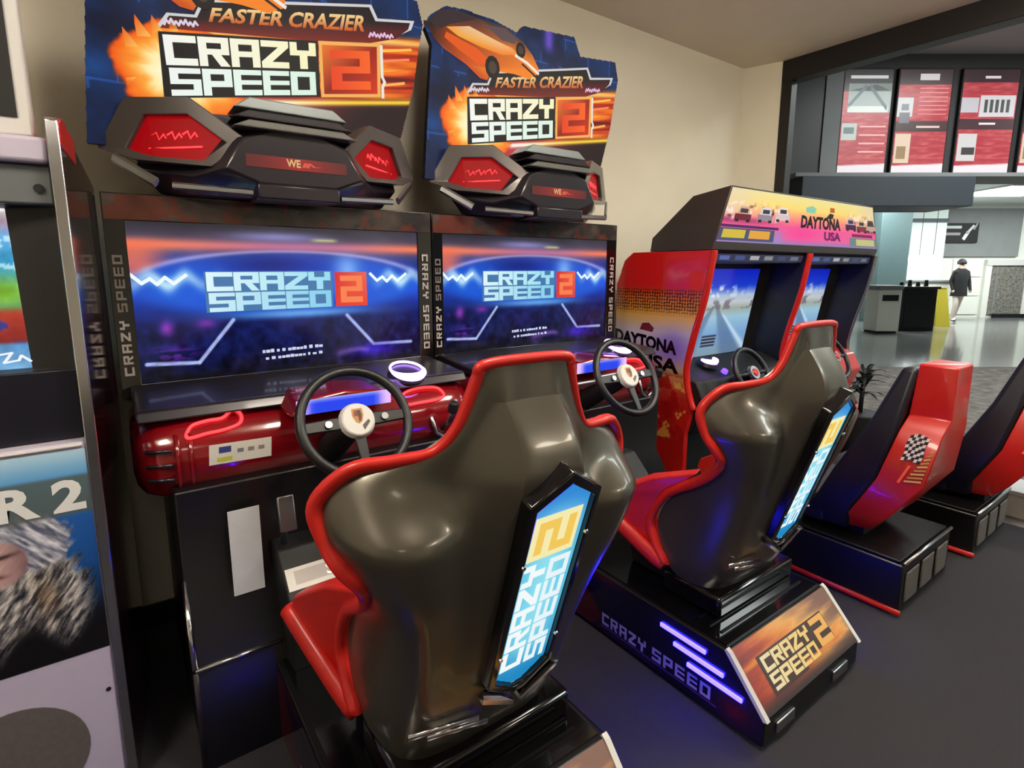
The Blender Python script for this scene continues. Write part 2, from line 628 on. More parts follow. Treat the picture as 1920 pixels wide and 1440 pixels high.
# ------------------------------------------------------------------ racing machine with the big seat
def art_crazy_screen(x, z):
    u = (x - .055) / 1.075
    v = (z - 1.10) / .56
    c = ramp(v, [(0, (.02, .03, .10)), (.12, (.02, .05, .22)), (.35, (.05, .09, .33)), (.55, (.10, .28, .80)), (.72, (.10, .22, .66)), (.85, (.35, .30, .42)), (1, (.20, .19, .22))])
    c = mixc(c, (.20, .12, .30), 0.5 * sstep(.35, .2, v) * sstep(.5, 1, u))
    n = fbm(u * 6 + 3, v * 5, 4)
    c = c * (0.75 + 0.5 * n)[..., None]
    # blue lens shaped glow
    e = np.hypot((u - .5) / .52, (v - .60) / .235)
    glow = sstep(1.08, .75, e)
    c = mixc(c, np.stack([.10 + 0 * u, .30 + .2 * np.abs(u - .5), .86 + 0 * u], -1), glow * (.55 + .45 * np.abs(u - .5) * 2))
    c = mixc(c, (.06, .10, .42), .75 * np.exp(-((u - .42) / .16) ** 2 - ((v - .74) / .07) ** 2))
    c = mixc(c, (.55, .75, 1.0), .8 * np.exp(-((u - .70) / .05) ** 2) * sstep(.9, .7, v) * sstep(.45, .6, v))
    rim = np.exp(-((e - 1.0) / .05) ** 2) * sstep(.55, .75, v)
    c = mixc(c, (.72, .70, .95), .7 * rim)
    # orange horizon band
    band = np.exp(-((v - .865) / .035) ** 2) * sstep(.95, 1.06, e)
    c = mixc(c, mixc((.98, .50, .36), (.75, .45, .60), sstep(0, .5, u) * sstep(1, .6, u)), .95 * band)
    c = mixc(c, (.95, .45, .33), .8 * sstep(.14, .02, u) * sstep(.55, .75, v) * sstep(.92, .85, v) * sstep(.95, 1.05, e))
    c = mixc(c, (.62, .62, .90), .7 * np.exp(-((v - .93) / .03) ** 2 - ((u - .45) / .16) ** 2))
    c = mixc(c, (.80, .82, .55), .8 * np.exp(-((v - .915) / .012) ** 2) * sstep(.55, .6, u) * sstep(.68, .64, u))
    # glow behind logo, wings
    for (uu, s) in ((.10, .12), (.92, .09)):
        c = mixc(c, (.80, .95, 1.0), .9 * np.exp(-((u - uu) / s) ** 2 - ((v - .64 + .03 * np.cos((u - uu) * 60)) / .045) ** 2))
    c = mixc(c, (.50, .80, 1.0), .7 * np.exp(-((u - .52) / .24) ** 2 - ((v - .40) / .03) ** 2))
    # road lines
    for seg in (((.285, .375), (.17, .105)), ((.17, .105), (.02, .12)), ((.69, .37), (.795, .135)), ((.795, .135), (.96, .13))):
        d = seg_d(u * 1.92, v, seg[0][0] * 1.92, seg[0][1], seg[1][0] * 1.92, seg[1][1])
        c = mixc(c, (.72, .78, 1.0), sstep(.016, .007, d) * .9)
    # magenta building lights
    c = mixc(c, (.66, .25, .80), .8 * np.exp(-((u - .085) / .02) ** 2 - ((v - .34) / .05) ** 2))
    c = mixc(c, (.60, .22, .75), .7 * np.exp(-((u - .20) / .03) ** 2 - ((v - .36) / .03) ** 2))
    c = mixc(c, (.45, .15, .65), .7 * np.exp(-((u - .10) / .07) ** 2 - ((v - .17) / .05) ** 2) * (fbm(u * 30, v * 50, 2) > .4))
    c = mixc(c, (.25, .12, .85), .8 * np.exp(-((u - .80) / .09) ** 2 - ((v - .09) / .05) ** 2))
    # faint building texture
    tx = (fbm(u * 40, v * 18, 3) - .45) * .25 * sstep(.42, .3, v)
    return np.clip(c + tx[..., None] * np.array([.5, .7, 1.4]), 0, 1)


BOARD = [(-.02, 1.90), (.0, 2.15), (.03, 2.47), (.0, 2.53), (.03, 2.59), (.10, 2.64), (.19, 2.65), (.36, 2.645), (.50, 2.62), (.53, 2.66),
         (.86, 2.685), (.905, 2.60), (1.165, 2.625), (1.190, 2.535), (1.165, 2.42), (1.14, 2.28), (1.085, 2.10), (1.03, 1.92)]


def slope(x):
    return .165 * (x - .22)


def art_board(x, z):
    # navy field with lighter circuit hexagons
    n = fbm(x * 7, z * 7, 4)
    c = mixc((.01, .06, .18), (.04, .30, .58), n * 1.45 - .3)
    hx = x / .16
    hy = z / .14
    hx = hx + .5 * (np.floor(hy) % 2)
    fx = np.abs(hx - np.floor(hx) - .5)
    fy = np.abs(hy - np.floor(hy) - .5)
    ln = np.maximum(sstep(.46, .5, fy), sstep(.47, .5, fx))
    c = mixc(c, (.25, .50, .95), ln * .5 * (n > .42))
    c = mixc(c, (.55, .35, .95), .7 * np.exp(-((x - .69) / .03) ** 2) * sstep(2.55, 2.62, z))
    zz = z - slope(x)
    # speed streak band behind the logo
    m = sstep(.17, .26, x) * sstep(2.335, 2.30, zz) * sstep(1.985, 2.03, zz)
    st = fbm(x * 3, zz * 46, 3)
    hot = ramp(np.clip(st * 1.5 - .2, 0, 1), [(0, (.30, .03, .03)), (.35, (.72, .16, .04)), (.65, (.95, .50, .08)), (1, (1, .85, .45))])
    dk = mixc(hot, (.10, .03, .05), .85 * sstep(2.05, 2.0, zz))
    c = mixc(c, dk, m)
    # lower dark red
    lo = sstep(2.09, 2.05, zz) * sstep(.20, .3, x)
    c = mixc(c, mixc((.72, .20, .26), (.12, .04, .06), sstep(.45, 1.0, x + 1.2 * (2.05 - zz))), lo)
    # golden streak under logo
    g = np.exp(-((zz - 2.060) / .011) ** 2) * sstep(.24, .36, x)
    c = mixc(c, mixc((1, 1, .96), (.98, .82, .22), sstep(.45, .9, x)), g)
    g = np.exp(-((zz - 2.295) / .012) ** 2) * sstep(.22, .40, x)
    c = mixc(c, (.98, .80, .45), g * .85)
    # fire ball at the left of the logo
    a = np.arctan2(z - 2.17, x - .26)
    r = np.hypot((x - .27) / .185, (z - 2.165) / .15)
    r = r + .16 * (fbm(a * 4 + 9, r * 3, 3) - .45) * 2
    f = ramp(np.clip(1.12 - r, 0, 1), [(0, (.62, .12, .03)), (.12, (.95, .38, .05)), (.35, (.98, .62, .20)), (.6, (1, .92, .65)), (1, (1, 1, .95))])
    c = mixc(c, f, sstep(1.12, 1.02, r) * sstep(.52, .40, x))
    return np.clip(c, 0, 1)


def hexlogo_badge(a, cx, cz, w, h, layer=0):
    pass


def build_racer():
    t = thing('racing_arcade_machine', 'racing arcade machine with bronze pod seat nearest the viewer, between poster cabinet and its twin', 'arcade machine',
              (.60, 1.60, 0), group='bronze seat racing machines')
    # ---------------- floor plinth carrying the seat
    X0, X1 = .312, .962
    base = B().prism([(.755, .02), (.755, .115), (.895, .268), (1.72, .268), (1.72, .02)], X0, X1, 'x').build('plinth', M['black'], t, 0.006)
    B().prism([(.80, 0), (.80, .03), (1.70, .03), (1.70, 0)], X0 + .03, X1 - .03, 'x').build('plinth_foot', M['matteblack'], base)
    # sloped front artwork
    sl = np.array([0, .14, .153])
    ln = np.linalg.norm(sl)
    a = Art((X0 + .012, .7535, .116), (1, 0, 0), sl / ln)
    wd = X1 - X0 - .024

    def f_front(x, y):
        u = x / wd
        v = y / ln
        n = fbm(u * 2.2 + v * 1.2, v * 9 - u * 1.5, 4)
        c = ramp(np.clip(u * .75 + .35 * v + (n - .45) * .9, 0, 1), [(0, (.38, .06, .05)), (.3, (.66, .20, .07)), (.55, (.88, .50, .14)), (.75, (.92, .66, .34)), (1, (.50, .34, .28))])
        c = mixc(c, (.16, .07, .05), sstep(.25, 0, v))
        c = mixc(c, (1, .80, .42), .6 * np.exp(-((u - .72) / .14) ** 2 - ((v - .55) / .22) ** 2))
        return c
    a.grid(0, wd, 0, ln, 90, 34, f_front)
    q = [(.10, .045), (.50, .045), (.50, .135), (.10, .135)]
    a.poly([(.085, .03), (.30, .03), (.30, .055), (.52, .055), (.52, .15), (.085, .15)], (60, 25, 15), 1)
    a.block('CRAZY', [(.10, .095), (.40, .095), (.40, .143), (.10, .143)], (240, 226, 178), 2, col2=(238, 200, 110))
    a.block('SPEED', [(.10, .04), (.40, .04), (.40, .088), (.10, .088)], (240, 226, 178), 2, col2=(238, 200, 110))
    a.block('2', [(.42, .055), (.52, .055), (.52, .145), (.42, .145)], (236, 176, 84), 2)
    a.build('front_artwork', M['litdim'], base)
    for x in (X0, X1 - .014):
        B().add([], []).prism([(.746, .112), (.886, .268), (.900, .276), (.905, .268), (.760, .108)], x - .002, x + .016, 'x').build('edge_trim', M['white'], base)
    for x in (X0 + .07, X1 - .20):
        box('caster_plate', M['steel'], base, x, x + .11, .748, .757, .035, .075, 0.004)
    # side artwork left and right
    for side, xs, ux in ((0, X0 - .0005, (0, -1, 0)), (1, X1 + .0005, (0, 1, 0))):
        a = Art((xs, 1.70 if side == 0 else .76, .02), ux, (0, 0, 1))

        def f_side(x, z):
            y = x if side == 0 else (.94 - x)
            n = fbm(x * 5, z * 9, 4)
            c = mixc((.03, .02, .10), (.10, .05, .24), n * 1.6 - .4)
            c = mixc(c, (.34, .05, .08), .8 * sstep(.22, .19, np.abs(z - .06 + 0 * y) + (y - .0) * .8) )
            c = mixc(c, (.30, .04, .07), .75 * sstep(.012, .03, z - (.20 - .0 * y)) * sstep(.45, .2, y))
            c = mixc(c, (.40, .06, .12), .9 * np.exp(-((y - .84) / .06) ** 2 - ((z - .06) / .045) ** 2))
            return c
        cl = [(0, .0), (.94, .0), (.94, .095), (.805, .245), (0, .245)]
        if side:
            cl = [(.94 - p[0], p[1]) for p in cl]
        a.grid(0, .94, 0, .245, 120, 34, f_side, clip=cl)
        o_ = 0 if side == 0 else .04
        a.block('CRAZY', [(.24 + o_, .035), (.48 + o_, .035), (.48 + o_, .085), (.24 + o_, .085)], (168, 160, 205), 2, gap=.2)
        a.block('SPEED', [(.50 + o_, .035), (.76 + o_, .035), (.76 + o_, .085), (.50 + o_, .085)], (178, 165, 215), 2, gap=.2)
        if side == 0:
            a.poly([(.24, .03), (.24, .022), (.78, .022), (.78, .03)], (80, 40, 110), 1)
        a.build('side_artwork', M['gprint'], base)
        # three lit bars
        for k, (b0, b1, zz) in enumerate(((1.16, .97, .212), (1.10, .90, .170), (1.04, .83, .126))):
            sgn = -1 if side == 0 else 1
            xx = xs + sgn * .001
            B().add([], []).box(min(xx, xx + sgn * .008), max(xx, xx + sgn * .008), b1, b0, zz, zz + .016).build('lit_bar', M['blueled'], base, 0.003)
    # black deck on plinth and seat rail
    box('deck_plate', M['gloss'], base, X0 + .02, X1 - .02, .91, 1.70, .2685, .274)
    for k in range(3):
        box('deck_rib', M['metalblack'], base, X0 + .06, X1 - .06, .955 + k * .045, .963 + k * .045, .2745, .278)
    # ---------------- seat
    c = .672
    ST = [
        [(0, .866, 1.312), (.03, .866, 1.312), (.06, .867, 1.312), (.08, .868, 1.311), (.095, .871, 1.310), (.103, .875, 1.309), (.106, .882, 1.308)],
        [(0, .858, 1.242), (.052, .858, 1.242), (.066, .859, 1.240), (.078, .868, 1.240), (.106, .872, 1.240), (.122, .880, 1.241), (.127, .894, 1.242)],
        [(0, .812, 1.17), (.058, .812, 1.17), (.068, .815, 1.168), (.140, .880, 1.155), (.155, .890, 1.150), (.178, .905, 1.146), (.189, .925, 1.142)],
        [(0, .785, 1.105), (.062, .787, 1.105), (.074, .792, 1.10), (.168, .905, 1.085), (.215, .925, 1.092), (.290, .950, 1.108), (.338, .990, 1.120)],
        [(0, .795, 1.06), (.066, .797, 1.055), (.080, .804, 1.05), (.165, .900, 1.030), (.235, .902, 1.040), (.345, .932, 1.052), (.395, 1.022, 1.056)],
        [(0, .820, .985), (.075, .823, .985), (.090, .832, .98), (.150, .885, .985), (.238, .838, .985), (.350, .872, .990), (.385, 1.010, .980)],
        [(0, .855, .87), (.082, .857, .87), (.098, .864, .87), (.150, .890, .866), (.230, .858, .862), (.300, .893, .866), (.322, .985, .873)],
        [(0, .885, .78), (.092, .887, .78), (.110, .894, .78), (.150, .908, .778), (.220, .895, .778), (.276, .940, .782), (.290, 1.065, .786)],
        [(0, .916, .68), (.092, .918, .68), (.110, .924, .68), (.150, .935, .678), (.213, .932, .678), (.262, .985, .680), (.275, 1.215, .680)],
        [(0, .956, .55), (.092, .958, .55), (.110, .963, .55), (.150, .969, .55), (.213, .974, .55), (.260, 1.040, .55), (.271, 1.290, .550)],
        [(0, .993, .42), (.092, .993, .42), (.110, .996, .42), (.150, .998, .42), (.212, 1.010, .42), (.260, 1.085, .42), (.268, 1.225, .41)],
        [(0, 1.03, .352), (.085, 1.03, .352), (.105, 1.03, .352), (.145, 1.035, .352), (.20, 1.045, .352), (.240, 1.10, .352), (.248, 1.20, .352)],
    ]

    def shf(h, z):
        # the raised spine leans towards the right shoulder
        return .022 * max(0.0, 1 - h / .16) * min(1.0, max(0.0, (1.25 - z) / .10))

    def skew(h, y, z):
        # the seat is swivelled slightly: its right side sits further from the dashboard
        return (c + h * .955 + shf(h, z), y - .11 * h * min(1.0, max(0.0, (z - .35) / .35)), z)
    secs = []
    for s_ in ST:
        left = [(c - h + shf(h, z), y, z) for (h, y, z) in s_[::-1]]
        right = [skew(h, y, z) for (h, y, z) in s_[1:]]
        secs.append(left + right)
    shell = B().loft(secs, closed=False, cap=False).build('seat_shell', M['seat'], t, sub=2)
    def both(q):
        return [(c - q[0] + shf(q[0], q[2]), q[1], q[2]), skew(*q)]
    crease(shell, [p for st_ in ST[1:6] for p in both(st_[2])], 1.0, True)
    crease(shell, [p for st_ in ST[1:5] for p in both(st_[3])], .35)
    crease(shell, [p for q in ST[1][:5] for p in both(q)], 1.0, True)
    crease(shell, [p for q in ST[5][3:] for p in both(q)], .55)
    # inner liner (black vinyl) a little inside the shell
    sec2 = []
    for i, s_ in enumerate(ST):
        e = []
        for (h, y, z) in s_:
            g = .90
            yy = min(y + .055, s_[-1][1] - .002) if i > 0 else y + .004
            e.append((h * g, yy, z - .004))
        e[-1] = (s_[-1][0] * .985, s_[-1][1] - .004, s_[-1][2])
        sec2.append([(c - h, y, z) for (h, y, z) in e[::-1]] + [skew(h, y, z) for (h, y, z) in e[1:]])
    B().loft(sec2, closed=False, cap=False).build('seat_liner', M['fabric'], t, sub=2)
    # red piping along the shell edge
    half = [(.358, 1.50, .565), (.318, 1.37, .48), (.272, 1.235, .392), (.272, 1.275, .46), (.274, 1.300, .55), (.280, 1.225, .68), (.293, 1.07, .786), (.322, .985, .873), (.362, .985, .93),
            (.382, 1.010, .98), (.394, 1.022, 1.056), (.337, .990, 1.120), (.262, .957, 1.131), (.190, .925, 1.144), (.150, .905, 1.19), (.128, .894, 1.245), (.112, .885, 1.295), (.100, .880, 1.314)]
    rad = [.030, .032, .030, .028, .025, .023, .021, .020, .020, .020, .020, .020, .019, .018, .018, .018, .017, .017]
    path = [(c - h, y, z) for (h, y, z) in half] + [(c, .874, 1.318)] + [skew(h, y, z) for (h, y, z) in half[::-1]]
    rr = rad + [.017] + rad[::-1]
    cp = catmull(path, 6)
    rc = np.interp(np.arange(len(cp)) / 6.0, np.arange(len(rr)), rr).tolist()
    B().tube(cp, rc, 10, flat=.72).build('seat_piping', M['red'], t, smooth=180)
    # red side bolsters filling the loop between hip and front leg of the piping
    for sg in (-1, 1):
        p = B()
        ol = [(.270, 1.245, .400), (.315, 1.37, .485), (.352, 1.49, .565), (.348, 1.47, .615), (.320, 1.27, .735), (.292, 1.09, .80), (.276, 1.21, .69), (.268, 1.285, .56), (.266, 1.27, .47)]
        vs = [(c + sg * h, y, z) for (h, y, z) in ol] + [(c + sg * (h - .05), y + .02, z + .004) for (h, y, z) in ol]
        n = len(ol)
        p.add(vs, [list(range(n)), list(range(n, 2 * n))] + [[i, (i + 1) % n, n + (i + 1) % n, n + i] for i in range(n)])
        p.build('side_bolster', M['red'], t, 0.008)
    # cushion and pedestal
    B().prism([(1.06, .40), (1.50, .45), (1.52, .52), (1.44, .56), (1.12, .50)], c - .205, c + .205, 'x').build('seat_cushion', M['fabric'], t, 0.02, seg=3)
    B().prism([(1.06, .275), (1.04, .40), (1.50, .45), (1.46, .275)], c - .19, c + .19, 'x').build('seat_mount', M['matteblack'], t, 0.01)
    # bright strips across the foot of the shell
    for k in range(2):
        B().tube([(.432 + .05 * k, .984 + .007 * k, .487 - .032 * k), (.602 + .03 * k, .966 + .009 * k, .462 - .032 * k)], .008, 8, flat=.5, up=(0, 0, 1)).build('kick_strip', M['chrome'], t, smooth=180)
    box('shell_foot', M['gloss'], t, c - .25, c + .25, 1.0, 1.25, .276, .352, 0.012)
    # ---------------- lit sign on the back of the seat
    p0 = np.array([0, .768, 1.100])
    tt = np.array([0, .303, -.953])
    nn = np.array([0, -.953, -.303])
    pc = c + .026

    def PP(x, s_, d=0.0):
        q_ = p0 + tt * s_ + nn * d
        return (pc + x, q_[1], q_[2])
    hw, s0, s1, ap = .076, .062, .555, .048
    outer = [(0, s0 - ap - .028), (hw + .018, s0 - .014), (hw + .018, s1 + .014), (.02, s1 + ap + .026), (-.02, s1 + ap + .026), (-hw - .018, s1 + .014), (-hw - .018, s0 - .014)]
    inner = [(0, s0 - ap), (hw, s0), (hw, s1), (.015, s1 + ap), (-.015, s1 + ap), (-hw, s1), (-hw, s0)]
    n = len(outer)
    fr = B()
    vs = [PP(x, s_, -.055) for x, s_ in outer] + [PP(x, s_, .012) for x, s_ in outer] + [PP(x, s_, .016) for x, s_ in inner] + [PP(x, s_, .0) for x, s_ in inner]
    fs = []
    for ring in range(3):
        for i in range(n):
            j = (i + 1) % n
            fs.append([ring * n + i, ring * n + j, (ring + 1) * n + j, (ring + 1) * n + i])
    fs.append(list(range(3 * n, 4 * n)))
    fs.append(list(range(0, n))[::-1])
    frame = fr.add(vs, fs).build('sign_frame', M['gloss'], t, 0.004)
    # light plate: U runs across (+x as seen from behind), V runs up
    a = Art(PP(0, 0, .001), (1, 0, 0), tuple(-tt))

    def f_sign(x, v):
        k = (-v - s0) / (s1 - s0)
        cc = ramp(k, [(0, (.20, .55, .86)), (.3, (.30, .72, .88)), (.6, (.28, .72, .90)), (1, (.12, .55, .78))])
        gl = np.exp(-(x / .07) ** 2) * sstep(-.05, .15, k) * sstep(1.05, .8, k)
        return mixc(cc, (.75, 1, 1), gl * .6)
    a.grid(-hw, hw, -(s1 + ap), -(s0 - ap), 24, 80, f_sign, clip=[(x, -s_) for x, s_ in inner])
    # lettering reads upward: local axes rotated by 90 degrees
    b0, b1 = -(s1 - .01), -(s0 + .155)

    def rq(s_a, s_b, xa, xb):
        return [(xb, s_a), (xb, s_b), (xa, s_b), (xa, s_a)]
    a.block('CRAZY', rq(b0, b1, -.062, -.002), (248, 255, 255), 2, gap=.06)
    a.block('SPEED', rq(b0, b1, .006, .064), (238, 250, 255), 2, gap=.06)
    a.poly(rq(b1 + .01, -(s0 + .028), -.064, .062), (250, 240, 180), 2)
    a.block('2', rq(b1 + .022, -(s0 + .04), -.05, .05), (248, 205, 92), 3)
    a.build('sign_panel', M['lit'], frame)
    for (x, s_) in ((-hw - .004, .20), (hw + .004, .16), (-hw - .004, .47), (hw + .004, .47)):
        B().disc(PP(x, s_, .012), tuple(nn), .006, .005, .006, 10).build('bolt', M['chrome'], frame, smooth=40)
    B().add([PP(-.095, s1 + .02, .0), PP(-.01, s1 + ap + .04, .0), PP(-.01, s1 + ap + .055, .0), PP(-.11, s1 + .035, .0),
             PP(-.11, s1 + .02, .022), PP(-.01, s1 + ap + .04, .022), PP(-.01, s1 + ap + .055, .022), PP(-.11, s1 + .035, .022)],
            [[0, 1, 2, 3], [4, 5, 6, 7], [0, 1, 5, 4], [1, 2, 6, 5], [2, 3, 7, 6], [3, 0, 4, 7]]).build('frame_strip', M['chrome'], frame)
    B().add([PP(.11, s1 + .02, .0), PP(.01, s1 + ap + .04, .0), PP(.01, s1 + ap + .055, .0), PP(.11, s1 + .035, .0),
             PP(.11, s1 + .02, .022), PP(.01, s1 + ap + .04, .022), PP(.01, s1 + ap + .055, .022), PP(.11, s1 + .035, .022)],
            [[0, 1, 2, 3], [4, 5, 6, 7], [0, 1, 5, 4], [1, 2, 6, 5], [2, 3, 7, 6], [3, 0, 4, 7]]).build('frame_strip', M['chrome'], frame)

    # ---------------- footwell pedestal
    ped = B().prism([(1.70, 0), (1.70, .345), (1.84, .545), (1.84, .84), (2.54, .84), (2.54, 0)], .092, 1.09, 'x').build('footwell_body', M['black'], t, 0.006)
    B().tube([(.094, 1.845, .552), (.094, 1.700, .345)], .009, 8).build('edge_trim', M['chrome'], ped, smooth=180)
    B().tube([(.094, 1.697, .343), (.335, 1.697, .343)], .006, 8).build('edge_trim', M['chrome'], ped, smooth=180)
    B().tube([(.094, 1.70, .335), (.094, 1.70, .01)], .008, 8).build('edge_trim', M['hooddark'], ped, smooth=180)
    box('paper_notice', M['paper'], ped, .222, .312, 1.790, 1.793, .485, .765)
    hs = B().prism([(1.62, .27), (1.62, .505), (1.74, .62), (1.84, .62), (1.84, .27)], .345, .80, 'x').build('pedal_box', M['matteblack'], ped, 0.006)
    a = Art((.352, 1.6185, .5065), (1.2, 0, 0), (0, .722, .692))
    a.poly([(0.0, .03), (.22, .03), (.22, .10), (0.0, .10)], (196, 192, 186), 0)
    a.poly([(.02, .045), (.20, .045), (.20, .088), (.02, .088)], (160, 150, 146), 1)
    a.text('S', [(.10, .048), (.125, .048), (.125, .085), (.10, .085)], (250, 250, 250), 2, .02)
    a.build('maker_plate', M['print'], ped)
    for px, wd_, hgt in ((.378, .050, .765), (.60, .06, .74)):
        pd = B().tube([(px, 1.80, .56), (px, 1.77, .68), (px, 1.72, hgt - .03)], .011, 8).build('pedal', M['steel'], ped, smooth=180)
        B().add([], []).prism([(1.700, hgt - .07), (1.716, hgt - .075), (1.745, hgt + .03), (1.730, hgt + .036)], px - wd_ / 2, px + wd_ / 2, 'x').build('pedal_pad', M['steel'], pd, 0.004)

    # ---------------- dashboard
    prof = [(2.285, .81), (2.02, .775), (1.925, .80), (1.885, .86), (1.878, .93), (1.90, .99), (1.96, 1.035), (2.06, 1.052), (2.285, 1.062)]
    cy_, cz_ = 2.12, .92
    secs = []
    xs = [.003, .010, .03, .07, .14, .60, 1.05, 1.12, 1.16, 1.18, 1.187]
    kk = [.45, .68, .86, .96, 1, 1, 1, .96, .86, .68, .45]
    for x, k in zip(xs, kk):
        secs.append([(x, cy_ + (y - cy_) * (k if y < cy_ else 1), cz_ + (z - cz_) * k) for y, z in prof])
    dash = B().loft(secs).build('dashboard', M['darkred'], t, 0.01, seg=3, smooth=60)
    B().prism([(1.93, 1.040), (1.955, 1.075), (2.285, 1.100), (2.285, 1.05)], .02, 1.17, 'x').build('dash_top', M['hooddark'], dash, 0.008)
    # moulded frame and slats on the left end
    for (x0, x1) in ((.115, .128), (.150, .160)):
        B().tube([(x0, 1.905, 1.0), (x0, 1.874, .935), (x0, 1.881, .86), (x0, 1.918, .80)], .007, 6).build('dash_rib', M['darkred'], dash, smooth=180)
    B().tube([(.150, 1.918, .80), (.345, 1.918, .80)], .006, 6).build('dash_rib', M['darkred'], dash, smooth=180)
    for k in range(3):
        zz = .87 + .045 * k
        B().tube([(.035, 1.905, zz), (.10, 1.877, zz)], .006, 6).build('vent_slat', M['hooddark'], dash, smooth=180)
    # sticker
    a = Art((.195, 1.8805, .893), (.182, 0, -.004), (.004, -.004, .066))
    a.poly([(0, 0), (1, 0), (1, 1), (0, 1)], (222, 220, 208), 0)
    a.poly([(.15, .55), (.34, .55), (.34, .85), (.15, .85)], (58, 70, 130), 1)
    a.poly([(.12, .12), (.36, .12), (.36, .32), (.12, .32)], (200, 200, 70), 1)
    for k in range(3):
        a.poly([(.44 + .17 * k, .45), (.54 + .17 * k, .45), (.54 + .17 * k, .65), (.44 + .17 * k, .65)], (120 + 20 * k, 130, 140), 1)
    a.build('price_sticker', M['print'], dash)
    # glowing red track outlines on the dash
    for tr, cl in (([(.145, .985), (.16, 1.012), (.205, 1.020), (.25, 1.022), (.285, 1.037), (.305, 1.025), (.295, 1.003), (.25, .993), (.20, .990)], 0),
                   ([(.865, .985), (.875, 1.015), (.92, 1.026), (.98, 1.028), (1.03, 1.02), (1.04, .995), (1.0, .985), (.93, .983)], 1)):
        pts = []
        for (x, z) in tr:
            y = np.interp(z, [.93, .99, 1.035, 1.05], [1.878, 1.90, 1.96, 2.06])
            pts.append((x, y - .006, z + .004))
        B().tube(catmull(pts, 5, True), .0055, 6, closed=True).build('neon_track', M['redled'], dash, smooth=180)
    # gauge binnacle behind the wheel
    B().prism([(.42, 1.03), (.46, 1.085), (.60, 1.10), (.74, 1.085), (.78, 1.03)], 1.78, 1.99, 'y').build('gauge_hood', M['darkred'], dash, 0.012)
    a = Art((.44, 1.777, 1.036), (.32, 0, 0), (0, 0, .048))
    a.grid(0, 1, 0, 1, 20, 6, lambda x, y: mixc(mixc((.16, .28, .95), (.70, .70, 1), (y - .7) * 3), (.92, .75, 1), np.maximum(sstep(.18, .05, x), sstep(.8, .95, x))))
    a.build('gauge_display', M['lit'], dash)
    # steering column and wheel (tilted towards the driver)
    hub = Vector((.571, 1.602, 1.038))
    ax = Vector((0, -.86, .51)).normalized()
    B().tube([tuple(hub - ax * .03), tuple(hub - ax * .30)], [.035, .05], 14).build('steering_column', M['matteblack'], t, smooth=40)
    ux = Vector((1, 0, 0))
    uy = ax.cross(ux).normalized()
    if uy.z < 0:
        uy = -uy
    R = .166
    rim = [tuple(hub + ux * (R * math.cos(k * math.pi / 24)) + uy * (R * math.sin(k * math.pi / 24))) for k in range(48)]
    wheel = B().tube(rim, .0155, 10, closed=True).build('steering_wheel', M['rubber'], t, smooth=180)
    for ang, w0, w1 in ((0, .034, .028), (math.pi, .034, .028), (-math.pi / 2, .030, .022)):
        d = ux * math.cos(ang) + uy * math.sin(ang)
        e = ax.cross(d)
        p = B()
        vs = []
        for dd, ww in ((.02, w0), (R - .005, w1)):
            for su in (-1, 1):
                for sn in (-.006, .006):
                    vs.append(hub + d * dd + e * (ww * .62 * su) + ax * sn)
        p.add(vs, [[0, 1, 3, 2], [4, 5, 7, 6], [0, 1, 5, 4], [2, 3, 7, 6], [0, 2, 6, 4], [1, 3, 7, 5]])
        p.build('spoke', M['rubber'], wheel, 0.004)
    B().disc(tuple(hub + ax * .0), tuple(ax), .058, .050, .022, 28).build('hub_cover', M['white'], wheel, 0.004, smooth=40)
    ar = Art(tuple(hub + ax * .0222), tuple(ux), tuple(uy))
    ar.poly([(-.016, .034), (.016, .034), (.018, .012), (.010, -.008), (0, -.014), (-.010, -.008), (-.018, .012)], (176, 120, 44), 0)
    ar.poly([(-.010, .028), (0, .028), (0, .010), (-.012, .010)], (120, 24, 20), 1)
    ar.poly([(0, .010), (.012, .010), (.008, -.004), (0, -.009)], (90, 20, 18), 1)
    ar.poly([(0, .028), (.010, .028), (.012, .010), (0, .010)], (40, 30, 20), 1)
    ar.poly([(.008, -.020), (.030, -.004), (.034, -.012), (.012, -.036)], (70, 68, 60), 0)
    ar.build('hub_emblem', M['print'], wheel)
    for sx in (-.088, .088):
        B().disc(tuple(hub + ux * sx + ax * .004), tuple(ax), .0125, .011, .010, 16).build('wheel_button', M['steel'], wheel, smooth=40)
    # start button pod with a glowing ring
    pod = B().disc((.925, 2.0, 1.075), (0, -.30, .95), .078, .066, .022, 28).build('button_pod', M['hooddark'], dash, 0.004, smooth=40)
    ring = [(.925 + .066 * math.cos(k * math.pi / 16), 1.992 + .066 * math.sin(k * math.pi / 16), 1.104 + .021 * math.sin(k * math.pi / 16)) for k in range(32)]
    B().tube(ring, [.005 + .012 * max(0, -math.sin(k * math.pi / 16)) for k in range(32)], 8, closed=True).build('glow_ring', M['whiteled'], dash, smooth=180)
    # gear shifter
    gs = B().tube([(1.02, 1.90, .86), (1.02, 1.82, .92), (1.02, 1.79, .97)], .010, 8).build('gear_shifter', M['steel'], t, smooth=180)
    B().disc((1.02, 1.80, .955), (0, -.3, .95), .022, .018, .045, 14).build('shifter_knob', M['matteblack'], gs, 0.006)
    B().tube([(.965, 1.872, .93), (.985, 1.868, .86), (1.03, 1.872, .83), (1.075, 1.868, .86), (1.09, 1.872, .93)], .008, 8).build('shifter_bracket', M['steel'], gs, smooth=180)

    # ---------------- screen housing
    hs = B().box(.0, 1.19, 2.31, 2.56, 1.05, 1.745).build('screen_housing', M['black'], t, 0.008)
    B().box(.12, 1.07, 2.32, 2.55, .84, 1.05).build('neck', M['matteblack'], hs)
    fr = B()
    # bezel ring
    o = [(-.004, 1.045), (1.194, 1.045), (1.194, 1.748), (-.004, 1.748)]
